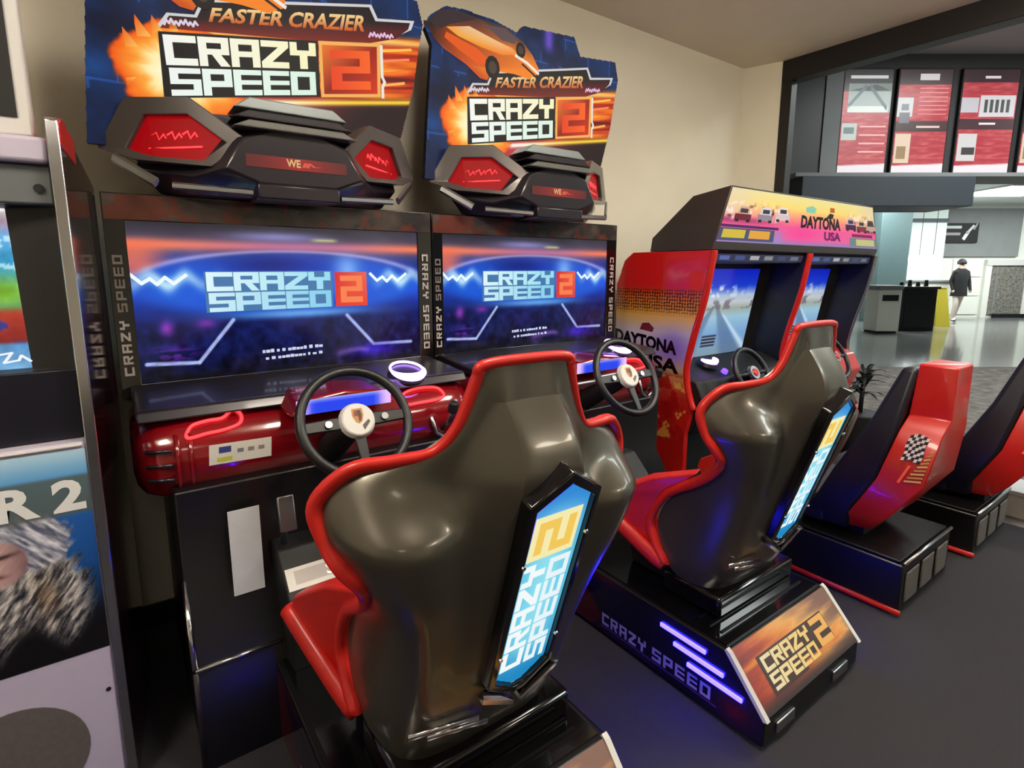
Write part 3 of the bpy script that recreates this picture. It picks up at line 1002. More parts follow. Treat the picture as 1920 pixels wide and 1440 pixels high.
    i_ = [(.055, 1.10), (1.130, 1.10), (1.130, 1.660), (.055, 1.660)]
    vs = [(x, 2.275, z) for x, z in o] + [(x, 2.285, z) for x, z in i_] + [(x, 2.312, z) for x, z in o] + [(x, 2.312, z) for x, z in i_]
    fs = []
    for k in range(4):
        j = (k + 1) % 4
        fs += [[k, j, 4 + j, 4 + k], [k, j, 8 + j, 8 + k], [4 + k, 4 + j, 12 + j, 12 + k]]
    bez = fr.add(vs, fs).build('bezel', M['gloss'], t, 0.002)
    a = Art((0, 2.2745, 0), (1, 0, 0), (0, 0, 1), step=.0005)

    def f_bz(x, z):
        n = fbm(x * 9, z * 14, 4)
        cc = mixc((.16, .14, .14), (.38, .31, .28), n * 1.8 - .45)
        return mixc(cc, (.45, .16, .10), .6 * (fbm(x * 16 + 5, z * 9, 3) > .52))
    a.grid(0, 1.19, 1.662, 1.744, 120, 10, f_bz)
    a.build('bezel_print', M['gprint'], bez)
    # vertical lettering on both bezel sides: left reads upward, right reads downward
    def vq(x0, x1, z0, z1, up=True):
        if up:
            return [(x1, z0), (x1, z1), (x0, z1), (x0, z0)]
        return [(x0, z1), (x0, z0), (x1, z0), (x1, z1)]
    for word, q, cc in (('CRAZY', vq(.010, .038, 1.13, 1.33), (176, 166, 158)), ('SPEED', vq(.010, .038, 1.35, 1.55), (120, 112, 104)),
                        ('CRAZY', vq(1.146, 1.176, 1.36, 1.57, False), (176, 170, 166)), ('SPEED', vq(1.146, 1.176, 1.13, 1.34, False), (176, 170, 166))):
        a = Art((0, 2.278, 0), (1, 0, 0), (0, 0, 1), step=.0005)
        a.block(word, q, cc, 1, gap=.25)
        a.build('bezel_lettering', M['print'], bez)
    a = Art((0, 2.292, 0), (1, 0, 0), (0, 0, 1), step=.0008)
    a.grid(.05, 1.135, 1.095, 1.665, 300, 150, art_crazy_screen)
    # logo on screen
    a.poly([(.275, 1.340), (.742, 1.345), (.742, 1.492), (.275, 1.490)], (70, 120, 170), 1)
    a.block('CRAZY', [(.280, 1.418), (.735, 1.418), (.735, 1.488), (.280, 1.488)], (222, 246, 252), 2, gap=.03, col2=(150, 220, 240))
    a.block('SPEED', [(.284, 1.342), (.735, 1.345), (.735, 1.413), (.284, 1.412)], (206, 238, 248), 2, gap=.03, col2=(130, 205, 235))
    a.poly([(.752, 1.345), (.888, 1.345), (.888, 1.487), (.752, 1.487)], [(226, 52, 34), (232, 60, 40), (236, 96, 70), (214, 40, 50)], 2)
    a.block('2', [(.770, 1.36), (.872, 1.36), (.872, 1.472), (.770, 1.472)], (246, 128, 78), 3)
    rnd = random.Random(3)
    for (x0, x1, zb, hh) in ((.455, .680, 1.174, .014), (.465, .680, 1.147, .012)):
        x = x0
        while x < x1:
            w_ = rnd.uniform(.008, .016)
            hk = hh * rnd.uniform(.7, 1.0)
            zz = zb + (x - x0) * .03
            a.poly([(x, zz), (x + w_, zz), (x + w_, zz + hk), (x, zz + hk)], (206, 212, 240), 2)
            x += w_ + rnd.choice((.002, .002, .003, .010))
    # winged light streaks beside the logo
    for (x0, sg) in ((.055, 1), (.905, 1)):
        zc = 1.462
        pts = [(x0, zc + .018), (x0 + .03, zc - .012), (x0 + .055, zc + .004), (x0 + .075, zc - .016), (x0 + .10, zc + .008), (x0 + .125, zc - .014), (x0 + .165, zc + .016)]
        a.line(pts, .012, (236, 250, 255), 2)
    a.build('screen', M['screen'], t)

    # ---------------- marquee board and hood
    brd = B().prism(BOARD, 2.300, 2.33, 'y').build('marquee_board', M['navy'], t, 0.003)
    box('marquee_bracket', M['metalblack'], brd, .35, .85, 2.33, 2.55, 1.74, 2.2)
    a = Art((0, 2.2995, 0), (1, 0, 0), (0, 0, 1), step=.0007)
    a.grid(-.06, 1.23, 1.90, 2.69, 330, 200, art_board, clip=BOARD)
    S = slope
    # black name plate with silver border
    def sp(pts):
        return [(x, z + S(x)) for x, z in pts]
    a.poly(sp([(.200, 2.298), (.235, 2.345), (.318, 2.345), (.345, 2.398), (.960, 2.435), (.985, 2.385), (1.150, 2.388), (1.135, 2.352), (1.06, 2.318), (.90, 2.290)]), (206, 206, 206), 1)
    a.poly(sp([(.212, 2.296), (.242, 2.336), (.325, 2.336), (.352, 2.388), (.950, 2.424), (.975, 2.374), (1.130, 2.378), (1.120, 2.352), (1.06, 2.312), (.90, 2.280)]), [(120, 30, 20)] + [(24, 16, 22)] * 6 + [(70, 20, 30)] * 2 + [(130, 30, 20)], 2)
    a.text('FASTER CRAZIER', sp([(.36, 2.325), (.925, 2.330), (.940, 2.392), (.375, 2.372)]), [(196, 84, 20), (242, 214, 150)], 3, .03)
    for (x0, x1, zb, cc) in ((.225, .325, 2.315, (214, 208, 226)), (.945, 1.050, 2.320, (226, 190, 226))):
        a.line(sp([(x0 + (x1 - x0) * k / 14, zb + (.011 if k % 2 else -.008) * (1 - .3 * (k % 3))) for k in range(15)]), .007, cc, 3)
    # flame tongues
    for (fx, fz, dx_, dz_, w_) in ((.165, 2.265, -.022, .055, .04), (.205, 2.285, -.014, .045, .034), (.128, 2.225, -.022, .05, .036), (.25, 2.30, .004, .03, .03), (.118, 2.13, -.014, -.04, .03)):
        a.poly([(fx - w_ / 2, fz - .012), (fx + w_ / 2, fz - .004), (fx + dx_ * .6 + w_ * .22, fz + dz_ * .55), (fx + dx_, fz + dz_), (fx + dx_ * .5 - w_ * .32, fz + dz_ * .5)], [(246, 150, 50), (250, 190, 90), (240, 130, 30), (226, 90, 16), (236, 110, 20)], 2)
    # logo
    a.poly(sp([(.205, 2.075), (.735, 2.082), (.735, 2.285), (.205, 2.285)]), (16, 14, 16), 3)
    a.block('CRAZY', sp([(.218, 2.180), (.728, 2.182), (.728, 2.276), (.214, 2.276)]), (242, 244, 240), 4, gap=.05, col2=(244, 240, 190))
    a.block('SPEED', sp([(.226, 2.082), (.722, 2.088), (.722, 2.172), (.224, 2.172)]), (236, 244, 240), 4, gap=.05, col2=(214, 240, 224))
    a.poly(sp([(.738, 2.080), (.985, 2.082), (.992, 2.290), (.738, 2.286)]), (236, 176, 90), 3)
    a.poly(sp([(.750, 2.092), (.972, 2.094), (.976, 2.276), (.750, 2.272)]), [(140, 20, 8), (210, 50, 10), (150, 24, 10), (232, 110, 30)], 4)
    a.block('2', sp([(.775, 2.108), (.950, 2.110), (.950, 2.258), (.775, 2.254)]), [226, 60, 18], 5, col2=(244, 100, 30))
    for k, zz in enumerate((2.262, 2.222, 2.175, 2.128)):
        a.line(sp([(1.0, zz), (1.13 - .012 * k, zz + .01)]), .010, ((250, 190, 80), (245, 130, 90), (240, 120, 40), (250, 180, 90))[k], 4)
    a.line(sp([(.995, 2.28), (.995, 2.16), (1.005, 2.14), (.995, 2.12), (.995, 2.08)]), .012, (230, 228, 222), 5)
    # orange racing car drawn at the upper left
    body = [(.005, 2.545), (.03, 2.50), (.09, 2.462), (.20, 2.420), (.275, 2.375), (.315, 2.372), (.345, 2.42), (.385, 2.425), (.47, 2.43), (.56, 2.425), (.615, 2.455), (.622, 2.485), (.585, 2.535), (.52, 2.590), (.42, 2.630), (.27, 2.630), (.13, 2.635), (.06, 2.61)]
    cb = [(60, 30, 20) if i in (0, 1, 17) else ((200, 80, 20) if i < 6 else ((240, 130, 30) if i < 13 else (70, 50, 44))) for i in range(len(body))]
    a.poly(body, cb, 5)
    a.poly([(.02, 2.555), (.06, 2.605), (.13, 2.63), (.27, 2.628), (.20, 2.60), (.12, 2.57), (.07, 2.54)], (54, 40, 44), 6)
    a.poly([(.30, 2.612), (.42, 2.622), (.50, 2.590), (.47, 2.565), (.40, 2.565)], (92, 72, 76), 6)
    a.poly([(.10, 2.555), (.22, 2.585), (.38, 2.555), (.46, 2.545), (.50, 2.52), (.40, 2.50), (.28, 2.51), (.16, 2.53)], [(240, 150, 40), (230, 190, 150), (236, 190, 130), (240, 150, 70), (240, 130, 30), (240, 120, 20), (236, 140, 30), (240, 160, 40)], 6)
    a.poly([(.10, 2.535), (.26, 2.50), (.33, 2.46), (.27, 2.43), (.16, 2.475), (.09, 2.51)], (226, 88, 20), 6)
    for (wx, wz, wr) in ((.345, 2.435, .052), (.51, 2.545, .036)):
        a.poly([(wx + .8 * wr * math.cos(k * .5236), wz + wr * math.sin(k * .5236)) for k in range(12)], (26, 20, 20), 7)
        a.poly([(wx + .45 * wr * math.cos(k * .5236), wz + .55 * wr * math.sin(k * .5236)) for k in range(12)], (70, 58, 50), 8)
    a.line([(.48, 2.515), (.55, 2.495), (.62, 2.46)], .014, (236, 226, 214), 7)
    a.line([(.52, 2.485), (.60, 2.445)], .010, (30, 24, 24), 7)
    a.line([(-.005, 2.545), (.025, 2.545)], .02, (40, 26, 26), 7)
    a.build('marquee_artwork', M['lit'], brd)

    # hood: faceted visor with two red hexagon panels
    hc = .570

    def mir(p, s_):
        return (p[0], p[1], p[2]) if s_ < 0 else (2 * hc - p[0], p[1], p[2])
    # central visor body (front polygon smaller than the back one)
    body_f = [(.34, 1.825), (.44, 1.785), (.70, 1.785), (.80, 1.825), (.745, 1.925), (.62, 1.975), (.52, 1.975), (.395, 1.925)]
    body_b = [(.10, 1.83), (.17, 1.75), (.97, 1.75), (1.04, 1.83), (1.0, 1.98), (.88, 2.04), (.26, 2.04), (.14, 1.98)]
    hood = B().loft([[(x, 2.06, z) for x, z in body_f], [(x, 2.16, z) for x, z in [(.25, 1.80), (.36, 1.745), (.78, 1.745), (.89, 1.80), (.80, 1.955), (.70, 2.02), (.44, 2.02), (.34, 1.955)]], [(x, 2.299, z) for x, z in body_b]]).build('marquee_hood', M['hooddark'], t, 0.006)
    # layered top vanes
    for k, (zz, yy, w, ht, mm) in enumerate(((2.030, 2.12, .19, .036, M['vane']), (1.992, 2.09, .20, .026, M['hooddark']), (1.958, 2.066, .205, .024, M['vane2']))):
        B().prism([(hc - w, zz), (hc - w + .05, zz + ht), (hc + w - .05, zz + ht), (hc + w, zz)], yy - .035, yy + .10, 'y').build('hood_vane', mm, hood, 0.004)
    a = Art((.40, 2.0585, 1.838), (.34, 0, 0), (0, 0, .040))
    a.grid(0, 1, 0, 1, 20, 4, lambda x, y: mixc((.62, .06, .08), (.36, .03, .06), np.abs(x - .5) * 2))
    a.text('WE', [(.38, .25), (.52, .25), (.52, .9), (.38, .9)], (226, 190, 130), 1, .03)
    a.line([(.55, .3), (.57, .7), (.59, .3), (.61, .7), (.66, .4), (.72, .45)], .03, (224, 90, 70), 1)
    a.build('hood_nameplate', M['litdim'], hood)
    for s_ in (-1, 1):
        A0 = [(.000, 2.318, 1.890), (.085, 2.265, 2.050), (.262, 2.165, 2.056), (.412, 2.060, 1.922), (.305, 2.105, 1.832), (.095, 2.225, 1.850)]
        cen = np.mean(np.array(A0), 0)
        I0 = [tuple(cen + (np.array(p) - cen) * .66 + np.array([.014, -.005, -.014])) for p in A0]
        I1 = [tuple(np.array(p) + np.array([.012, .022, 0])) for p in I0]
        Bk = [(p[0] + .035, min(p[1] + .10, 2.298), p[2]) for p in A0]
        Bk = [(p[0], 2.298 if i in (0, 1, 2) else p[1], p[2]) for i, p in enumerate(Bk)]
        vs = [mir(p, s_) for p in Bk + A0 + I0 + I1]
        fs = []
        for rg in range(3):
            for i in range(6):
                j = (i + 1) % 6
                fs.append([rg * 6 + i, rg * 6 + j, (rg + 1) * 6 + j, (rg + 1) * 6 + i])
        fs.append([18, 19, 20, 21, 22, 23])
        podo = B().add(vs, fs).build('hood_pod', M['hood'], hood, 0.004)
        # red lit window
        W0 = [np.array(mir(tuple(np.array(p) + np.array([-.001, -.003, 0])), s_)) for p in I1]
        w = B().add([tuple(p) for p in W0] + [tuple(p + np.array([0, .003, 0])) for p in W0], [[0, 1, 2, 3, 4, 5], [6, 7, 8, 9, 10, 11]] + [[i, (i + 1) % 6, 6 + (i + 1) % 6, 6 + i] for i in range(6)])
        wo = w.build('red_window', M['redglow'], podo)
        # led squiggle: three chevron waves and a dotted line, laid in the window plane
        o_ = (W0[5] + W0[0]) / 2
        uxv = (W0[3] - W0[0])
        uyv = (W0[1] + W0[2] - W0[4] - W0[5]) / 2
        cw = sum(W0) / 6
        uxv = uxv / np.linalg.norm(uxv)
        nrm = np.cross(uxv, uyv)
        nrm /= np.linalg.norm(nrm)
        if nrm[1] > 0:
            nrm = -nrm
        vv = np.cross(nrm, uxv) if s_ < 0 else -np.cross(nrm, uxv)
        if vv[2] < 0:
            vv = -vv

        def on(x, y):
            return tuple(cw + uxv * x + vv * y + nrm * .004)
        for k in range(3):
            xk = -.062 + .05 * k
            B().tube([on(xk - .012, .018), on(xk + .005, .028), on(xk + .012, .004), on(xk + .028, .022), on(xk + .034, .008)], .0032, 5).build('led_stroke', M['redled'], podo, smooth=180)
        B().tube([on(-.085, -.022), on(.085, -.026)], .0032, 5).build('led_stroke', M['redled'], podo, smooth=180)
        # lower struts
        B().tube([mir((.045, 2.27, 1.858), s_), mir((.15, 2.17, 1.775), s_)], .017, 6, flat=.5).build('hood_strut', M['steel'], hood)
        B().tube([mir((.19, 2.13, 1.765), s_), mir((.42, 2.075, 1.755), s_)], .012, 6, flat=.6).build('hood_strut', M['steel'], hood)
    box('hood_mount', M['hooddark'], hood, .43, .71, 2.05, 2.20, 1.735, 1.785, 0.006)
    return t


racer = build_racer()
racer2 = copy_tree(racer)
racer2.location.x += 1.203
racer2['label'] = 'racing arcade machine with bronze pod seat standing beside the red racing twin cabinet'

# ------------------------------------------------------------------ twin racing cabinet with red seats
def art_daytona_marquee(u, v):
    c = ramp(v, [(0, (.55, .50, .72)), (.12, (.92, .38, .62)), (.35, (.95, .35, .58)), (.55, (.98, .58, .48)), (.75, (.97, .85, .45)), (1, (.93, .88, .60))])
    c = mixc(c, (.96, .25, .58), .9 * np.exp(-((u - .45) / .10) ** 2 - ((v - .25) / .16) ** 2))
    c = mixc(c, (.90, .82, .70), .7 * np.maximum(sstep(.25, .0, u), sstep(.8, 1.0, u)) * sstep(.3, .6, v))
    c = mixc(c, (.62, .16, .40), .8 * np.exp(-((v - .42) / .06) ** 2) * np.maximum(sstep(.38, .1, u), sstep(.82, .95, u)))
    n = fbm(u * 40, v * 12, 3)
    c = mixc(c, (.25, .10, .16), .85 * (n > .55) * sstep(.44, .5, v) * sstep(.80, .62, v) * np.maximum(sstep(.36, .28, u), sstep(.74, .8, u)))
    c = mixc(c, (.98, .90, .88), .8 * (n < .34) * sstep(.40, .46, v) * sstep(.85, .7, v) * np.maximum(sstep(.36, .28, u), sstep(.74, .8, u)))
    c = mixc(c, (.55, .55, .80), .7 * np.exp(-((u - .30) / .035) ** 2 - ((v - .12) / .15) ** 2))
    return c


def art_daytona_side(y, z):
    # y forward (0 = back), z height 0.45..1.6
    t = np.clip((z - .70) / .90, 0, 1)
    c = ramp(t, [(0, (.78, .12, .10)), (.10, (.80, .25, .20)), (.22, (.80, .66, .40)), (.34, (.74, .64, .88)), (.48, (.84, .80, .86)), (.60, (.92, .68, .30)), (.72, (.82, .38, .16)), (.78, (.84, .12, .12)), (1, (.86, .10, .10))])
    s_ = .018
    ch = ((np.floor((y + z) / s_) + np.floor((y - z) / s_)) % 2)
    c = mixc(c, (.14, .05, .06), ch * .85 * sstep(1.22, 1.28, z) * sstep(1.40, 1.36, z))
    n = fbm(y * 12, z * 12, 4)
    c = mixc(c, (.70, .08, .08), .8 * (n > .50) * sstep(.92, .86, z))
    c = mixc(c, (.95, .80, .30), .7 * (n < .36) * sstep(.90, .82, z))
    c = mixc(c, (.40, .28, .85), .6 * np.exp(-((y - .45) / .12) ** 2 - ((z - 1.05) / .10) ** 2))
    return c


def art_daytona_screen(u, v):
    c = ramp(v, [(0, (.50, .60, .66)), (.25, (.48, .64, .82)), (.45, (.60, .76, .84)), (.55, (.62, .66, .62)), (.62, (.76, .78, .80)), (.70, (.66, .74, .84)), (.80, (.10, .24, .78)), (1, (.06, .12, .72))])
    p = np.abs(u - .5) / np.maximum(.02, .50 - v * .9 + .05)
    c = mixc(c, (.30, .40, .55), .6 * sstep(.62, .55, v) * sstep(1.0, .8, p) * sstep(.2, .45, p))
    c = mixc(c, (.86, .94, 1.0), .7 * np.exp(-((p - 1.0) / .10) ** 2) * sstep(.52, .45, v))
    n = fbm(u * 14, v * 10, 3)
    c = mixc(c, (.90, .62, .30), .8 * (n > .48) * np.exp(-((u - .12) / .14) ** 2) * sstep(.6, .66, v) * sstep(.82, .75, v))
    c = mixc(c, (.38, .36, .40), .7 * (n > .5) * sstep(.52, .56, v) * sstep(.68, .62, v))
    c = mixc(c, (.92, .94, .96), .8 * (n > .47) * np.exp(-((u - .5) / .3) ** 2) * sstep(.66, .7, v) * sstep(.84, .78, v))
    c = mixc(c, (.12, .10, .14), sstep(.10, .08, np.abs(u - .5)) * sstep(.10, .12, v) * sstep(.25, .23, v) * (np.abs((v * 26) % 1 - .5) > .18))
    return c


DX0, DX1, DXM = 2.625, 4.655, 3.66
D_SIDE = [(2.46, .0), (2.46, 1.40), (2.40, 1.55), (2.33, 1.598), (1.79, 1.598), (1.795, 1.56), (1.832, 1.34), (1.895, 1.10), (1.925, .93), (1.905, .80), (1.865, .70), (1.90, .55), (1.90, .0)]


def build_twin():
    t = thing('twin_racing_cabinet', 'red twin racing cabinet with checkered side art and a wide yellow pink lit header', 'arcade machine', (3.64, 2.2, 0))
    body = box('rear_body', M['navy'], t, DX0 + .02, DX1 - .02, 2.24, 2.276, 0, 1.60, 0.004)
    for k, x in enumerate((DX0, DXM, DX1)):
        w = .018 if k != 1 else .02
        sp_ = B().prism(D_SIDE if k == 0 else [(min(y, 2.275), z) for y, z in D_SIDE if not (y > 2.3 and 1.0 < z < 1.56)], x - w, x + w, 'x').build('side_panel' if k != 1 else 'divider_panel', M['dred'] if k == 0 else M['navy'], t, 0.003)
        fe = [(x, y - .004, z) for y, z in D_SIDE[4:11]]
        B().tube(catmull(fe, 5), .022 if k < 2 else .014, 8).build('edge_moulding', M['dred'] if k < 2 else M['steel'], sp_, smooth=180)
        if k == 0:
            a = Art((x - .0185, 2.46, 0), (0, -1, 0), (0, 0, 1))
            cl = [(2.46 - y, z) for y, z in D_SIDE]
            a.grid(0, .67, .50, 1.597, 120, 170, art_daytona_side, clip=cl)
            a.text('DAYTONA', [(.0, 1.045), (.48, 1.005), (.48, 1.085), (.0, 1.125)], (14, 10, 18), 2, .05)
            a.text('USA', [(.20, .915), (.50, .895), (.50, .980), (.20, 1.0)], (18, 10, 18), 2, .04)
            a.poly([(.20, 1.135), (.30, 1.125), (.31, 1.15), (.27, 1.18), (.22, 1.175)], (120, 40, 60), 2)
            a.build('side_artwork', M['gprint'], sp_)
    # two stations
    for k, (x0, x1) in enumerate(((DX0 + .018, DXM - .02), (DXM + .02, DX1 - .018))):
        xm = (x0 + x1) / 2
        bez = B()
        sx0, sx1 = x0 + .06, x1 - .09
        zz0, zz1, yb, yt = .935, 1.50, 2.12, 2.02
        o = [(x0, yb + .02, .90), (x1, yb + .02, .90), (x1, yt - .01, 1.56), (x0, yt - .01, 1.56)]
        i_ = [(sx0, yb + .03, zz0), (sx1, yb + .03, zz0), (sx1, yt + .03, zz1), (sx0, yt + .03, zz1)]
        vs = o + i_ + [(p[0], 2.245, p[2]) for p in o]
        fs = []
        for q in range(4):
            j = (q + 1) % 4
            fs += [[q, j, 4 + j, 4 + q], [q, j, 8 + j, 8 + q]]
        bz = bez.add(vs, fs).build('screen_bezel', M['matteblack'], t)
        ht = math.hypot(zz1 - zz0, yb - yt)
        a = Art((sx0, yb + .032, zz0), (sx1 - sx0, 0, 0), (0, yt - yb, zz1 - zz0))
        a.grid(0, 1, 0, 1, 110, 80, art_daytona_screen)
        a.build('screen', M['screen'], t)
        # strip under the header
        pl = B().prism([(1.815, 1.585), (1.80, 1.598), (2.0, 1.598), (2.02, 1.53), (1.83, 1.535)], x0, x1, 'x').build('instruction_strip', M['navy'], t)
        a = Art((x0 + .03, 1.8135, 1.540), (x1 - x0 - .06, 0, 0), (0, -.012, .042))
        a.poly([(0, 0), (1, 0), (1, 1), (0, 1)], (38, 46, 78), 0)
        for q in range(6):
            a.poly([(.04 + .16 * q, .25), (.14 + .16 * q, .25), (.14 + .16 * q, .8), (.04 + .16 * q, .8)], ((90, 110, 190), (70, 86, 150), (190, 190, 200), (150, 150, 160), (60, 70, 120), (110, 120, 150))[q], 1)
        a.build('instruction_card', M['litdim'], pl)
        # control panel, dash and wheel
        cp = B().prism([(1.88, .55), (1.80, .74), (1.86, .86), (2.05, .93), (2.24, .93), (2.24, .55)], x0, x1, 'x').build('control_panel', M['dred'] if k else M['matteblack'], t, 0.01)
        box('knee_panel', M['matteblack'], t, x0, x1, 1.98, 2.24, 0, .56, 0.005)
        hub = Vector((xm - .17, 1.72, .90))
        ax = Vector((0, -.86, .5)).normalized()
        ux = Vector((1, 0, 0))
        uy = ux.cross(ax)
        uy = uy if uy.z > 0 else -uy
        rim = [tuple(hub + ux * (.15 * math.cos(q * math.pi / 16)) + uy * (.15 * math.sin(q * math.pi / 16))) for q in range(32)]
        wh = B().tube(rim, .016, 8, closed=True).build('steering_wheel', M['rubber'], t, smooth=180)
        B().disc(tuple(hub), tuple(ax), .045, .04, .02, 20).build('hub_cover', M['steel'], wh, smooth=40)
        B().disc(tuple(hub + ax * .021), tuple(ax), .024, .02, .005, 16).build('hub_badge', M['dred'], wh, smooth=40)
        for ang in (0, math.pi, -math.pi / 2):
            d = ux * math.cos(ang) + uy * math.sin(ang)
            B().tube([tuple(hub + d * .03), tuple(hub + d * .148)], .012, 8, flat=1.0).build('spoke', M['rubber'], wh, smooth=180)
        B().tube([tuple(hub - ax * .01), tuple(hub - ax * .16)], .03, 12).build('steering_column', M['matteblack'], t, smooth=40)
        # glowing button pod on the dash
        cx_, cy_, cz_ = x0 + .27, 1.98, .955
        pod = B().disc((cx_, cy_, cz_ - .03), (0, -.3, .95), .07, .06, .02, 24).build('button_pod', M['navy'], cp, smooth=40)
        B().tube([(cx_ + .055 * math.cos(q), cy_ + .045 * math.sin(q), cz_ + .012 * math.sin(q)) for q in np.linspace(math.pi * .95, math.pi * 2.02, 14)], [.006 + .011 * math.sin(q) for q in np.linspace(.1, 3.0, 14)], 8).build('glow_ring', M['whiteled'], cp, smooth=180)
        B().disc((cx_ + .02, cy_ - .10, cz_ - .07), (0, -.5, .86), .02, .018, .02, 14).build('start_button', M['violetled'], cp, smooth=40)
    # header box, trapezoid front, with backlit print
    yb, yt = 1.782, 1.745
    f4 = [(2.612, yb, 1.635), (4.660, yb, 1.635), (4.425, yt, 1.935), (2.690, yt, 1.935)]
    b4 = [(2.625, 2.22, 1.600), (4.645, 2.22, 1.600), (4.60, 2.22, 1.68), (4.42, 1.99, 1.905), (2.70, 1.99, 1.905), (2.64, 2.22, 1.68)]
    hd = B()
    vs = f4 + b4 + [(2.612, yb + .01, 1.600), (4.660, yb + .01, 1.600)]
    hd.add(vs, [[0, 1, 2, 3], [3, 2, 7, 8], [8, 7, 6, 9], [9, 6, 5, 4], [0, 3, 8, 9, 4, 10], [1, 11, 5, 6, 7, 2], [4, 5, 11, 10], [0, 10, 11, 1]])
    hdo = hd.build('header_box', M['hood2'], t, 0.004)
    a = Art((0, 0, 0), (1, 0, 0), (0, 0, 1), step=.001)
    a.N = np.array([0, -1.0, 0])
    qm = quadmap([(2.63, 1.645), (4.640, 1.645), (4.412, 1.926), (2.700, 1.926)])
    yy = lambda z: yb + (yt - yb) * (z - 1.635) / .30
    # colour grid mapped on the trapezoid
    nx, ny = 190, 40
    U_, V_ = np.meshgrid(np.linspace(0, 1, nx + 1), np.linspace(0, 1, ny + 1), indexing='ij')
    C_ = art_daytona_marquee(U_, V_)

    def put(uvs, cols, faces, lay):
        P = np.array([qm(p) for p in uvs])
        pts = np.stack([P[:, 0], yy(P[:, 1]) - .0008 * (lay + 1), P[:, 1]], 1)
        a.v.append(pts)
        a.c.append(lin(np.asarray(cols, float)))
        a.f += [[i + a.n for i in f] for f in faces]
        a.n += len(pts)
    idx = np.arange((nx + 1) * (ny + 1)).reshape(nx + 1, ny + 1)
    q4 = np.stack([idx[:-1, :-1], idx[1:, :-1], idx[1:, 1:], idx[:-1, 1:]], -1).reshape(-1, 4).tolist()
    put(np.stack([U_.ravel(), V_.ravel()], 1), C_.reshape(-1, 3), q4, 0)

    def rect(u0, v0, u1, v1, col, lay=1):
        put([(u0, v0), (u1, v0), (u1, v1), (u0, v1)], [np.array(col) / 255.] * 4, [[0, 1, 2, 3]], lay)

    def txt(s_, u0, v0, u1, v1, col, lay=3, bold=.05):
        vs_, fs_ = glyphs(s_, bold)
        put([(u0 + (u1 - u0) * p[0], v0 + (v1 - v0) * p[1]) for p in vs_], [np.array(col) / 255.] * len(vs_), fs_, lay)
    rect(0, .03, .28, .27, (70, 80, 110))
    rect(.015, .08, .125, .24, (206, 182, 60), 2)
    rect(.145, .08, .255, .24, (222, 160, 60), 2)
    rect(.0, .28, .30, .33, (70, 30, 90))
    rect(.78, .03, 1.0, .24, (110, 130, 130))
    rect(.83, .06, .98, .21, (196, 190, 130), 2)
    rect(.80, .26, .97, .33, (130, 30, 80))
    # race cars
    for (u0, v0, cb, cr) in ((.05, .42, (110, 24, 44), (206, 170, 140)), (.17, .44, (150, 130, 140), (220, 214, 226)), (.27, .48, (214, 190, 196), (236, 220, 216)), (.75, .42, (70, 20, 70), (200, 170, 190)), (.84, .40, (130, 40, 60), (214, 190, 150)), (.92, .42, (190, 160, 140), (90, 70, 70))):
        rect(u0, v0, u0 + .085, v0 + .12, cb, 2)
        put([(u0 + .01, v0 + .12), (u0 + .075, v0 + .12), (u0 + .065, v0 + .26), (u0 + .02, v0 + .26)], [np.array(cr) / 255.] * 4, [[0, 1, 2, 3]], 2)
        rect(u0 + .022, v0 + .14, u0 + .062, v0 + .22, (60, 52, 62), 3)
        rect(u0 + .006, v0 - .03, u0 + .024, v0 + .02, (24, 18, 24), 3)
        rect(u0 + .062, v0 - .03, u0 + .080, v0 + .02, (24, 18, 24), 3)
    put([(.46, .70), (.52, .70), (.53, .80), (.50, .85), (.455, .80)], [np.array((140, 200, 170)) / 255.] * 5, [[0, 1, 2, 3, 4]], 2)
    put([(.63, .76), (.665, .76), (.665, .86), (.63, .86)], [np.array((190, 90, 40)) / 255.] * 4, [[0, 1, 2, 3]], 2)
    put([(.60, .62), (.65, .62), (.66, .72), (.63, .74)], [np.array((30, 40, 30)) / 255.] * 4, [[0, 1, 2, 3]], 2)
    txt('DAYTONA', .43, .37, .71, .64, (18, 10, 18))
    txt('USA', .59, .13, .71, .33, (110, 20, 90))
    a.build('header_print', M['lit'], hdo)
    return t


M['hood2'] = mat('dark_grey_metal', (62, 55, 54), 0.4, 0.2)
build_twin()


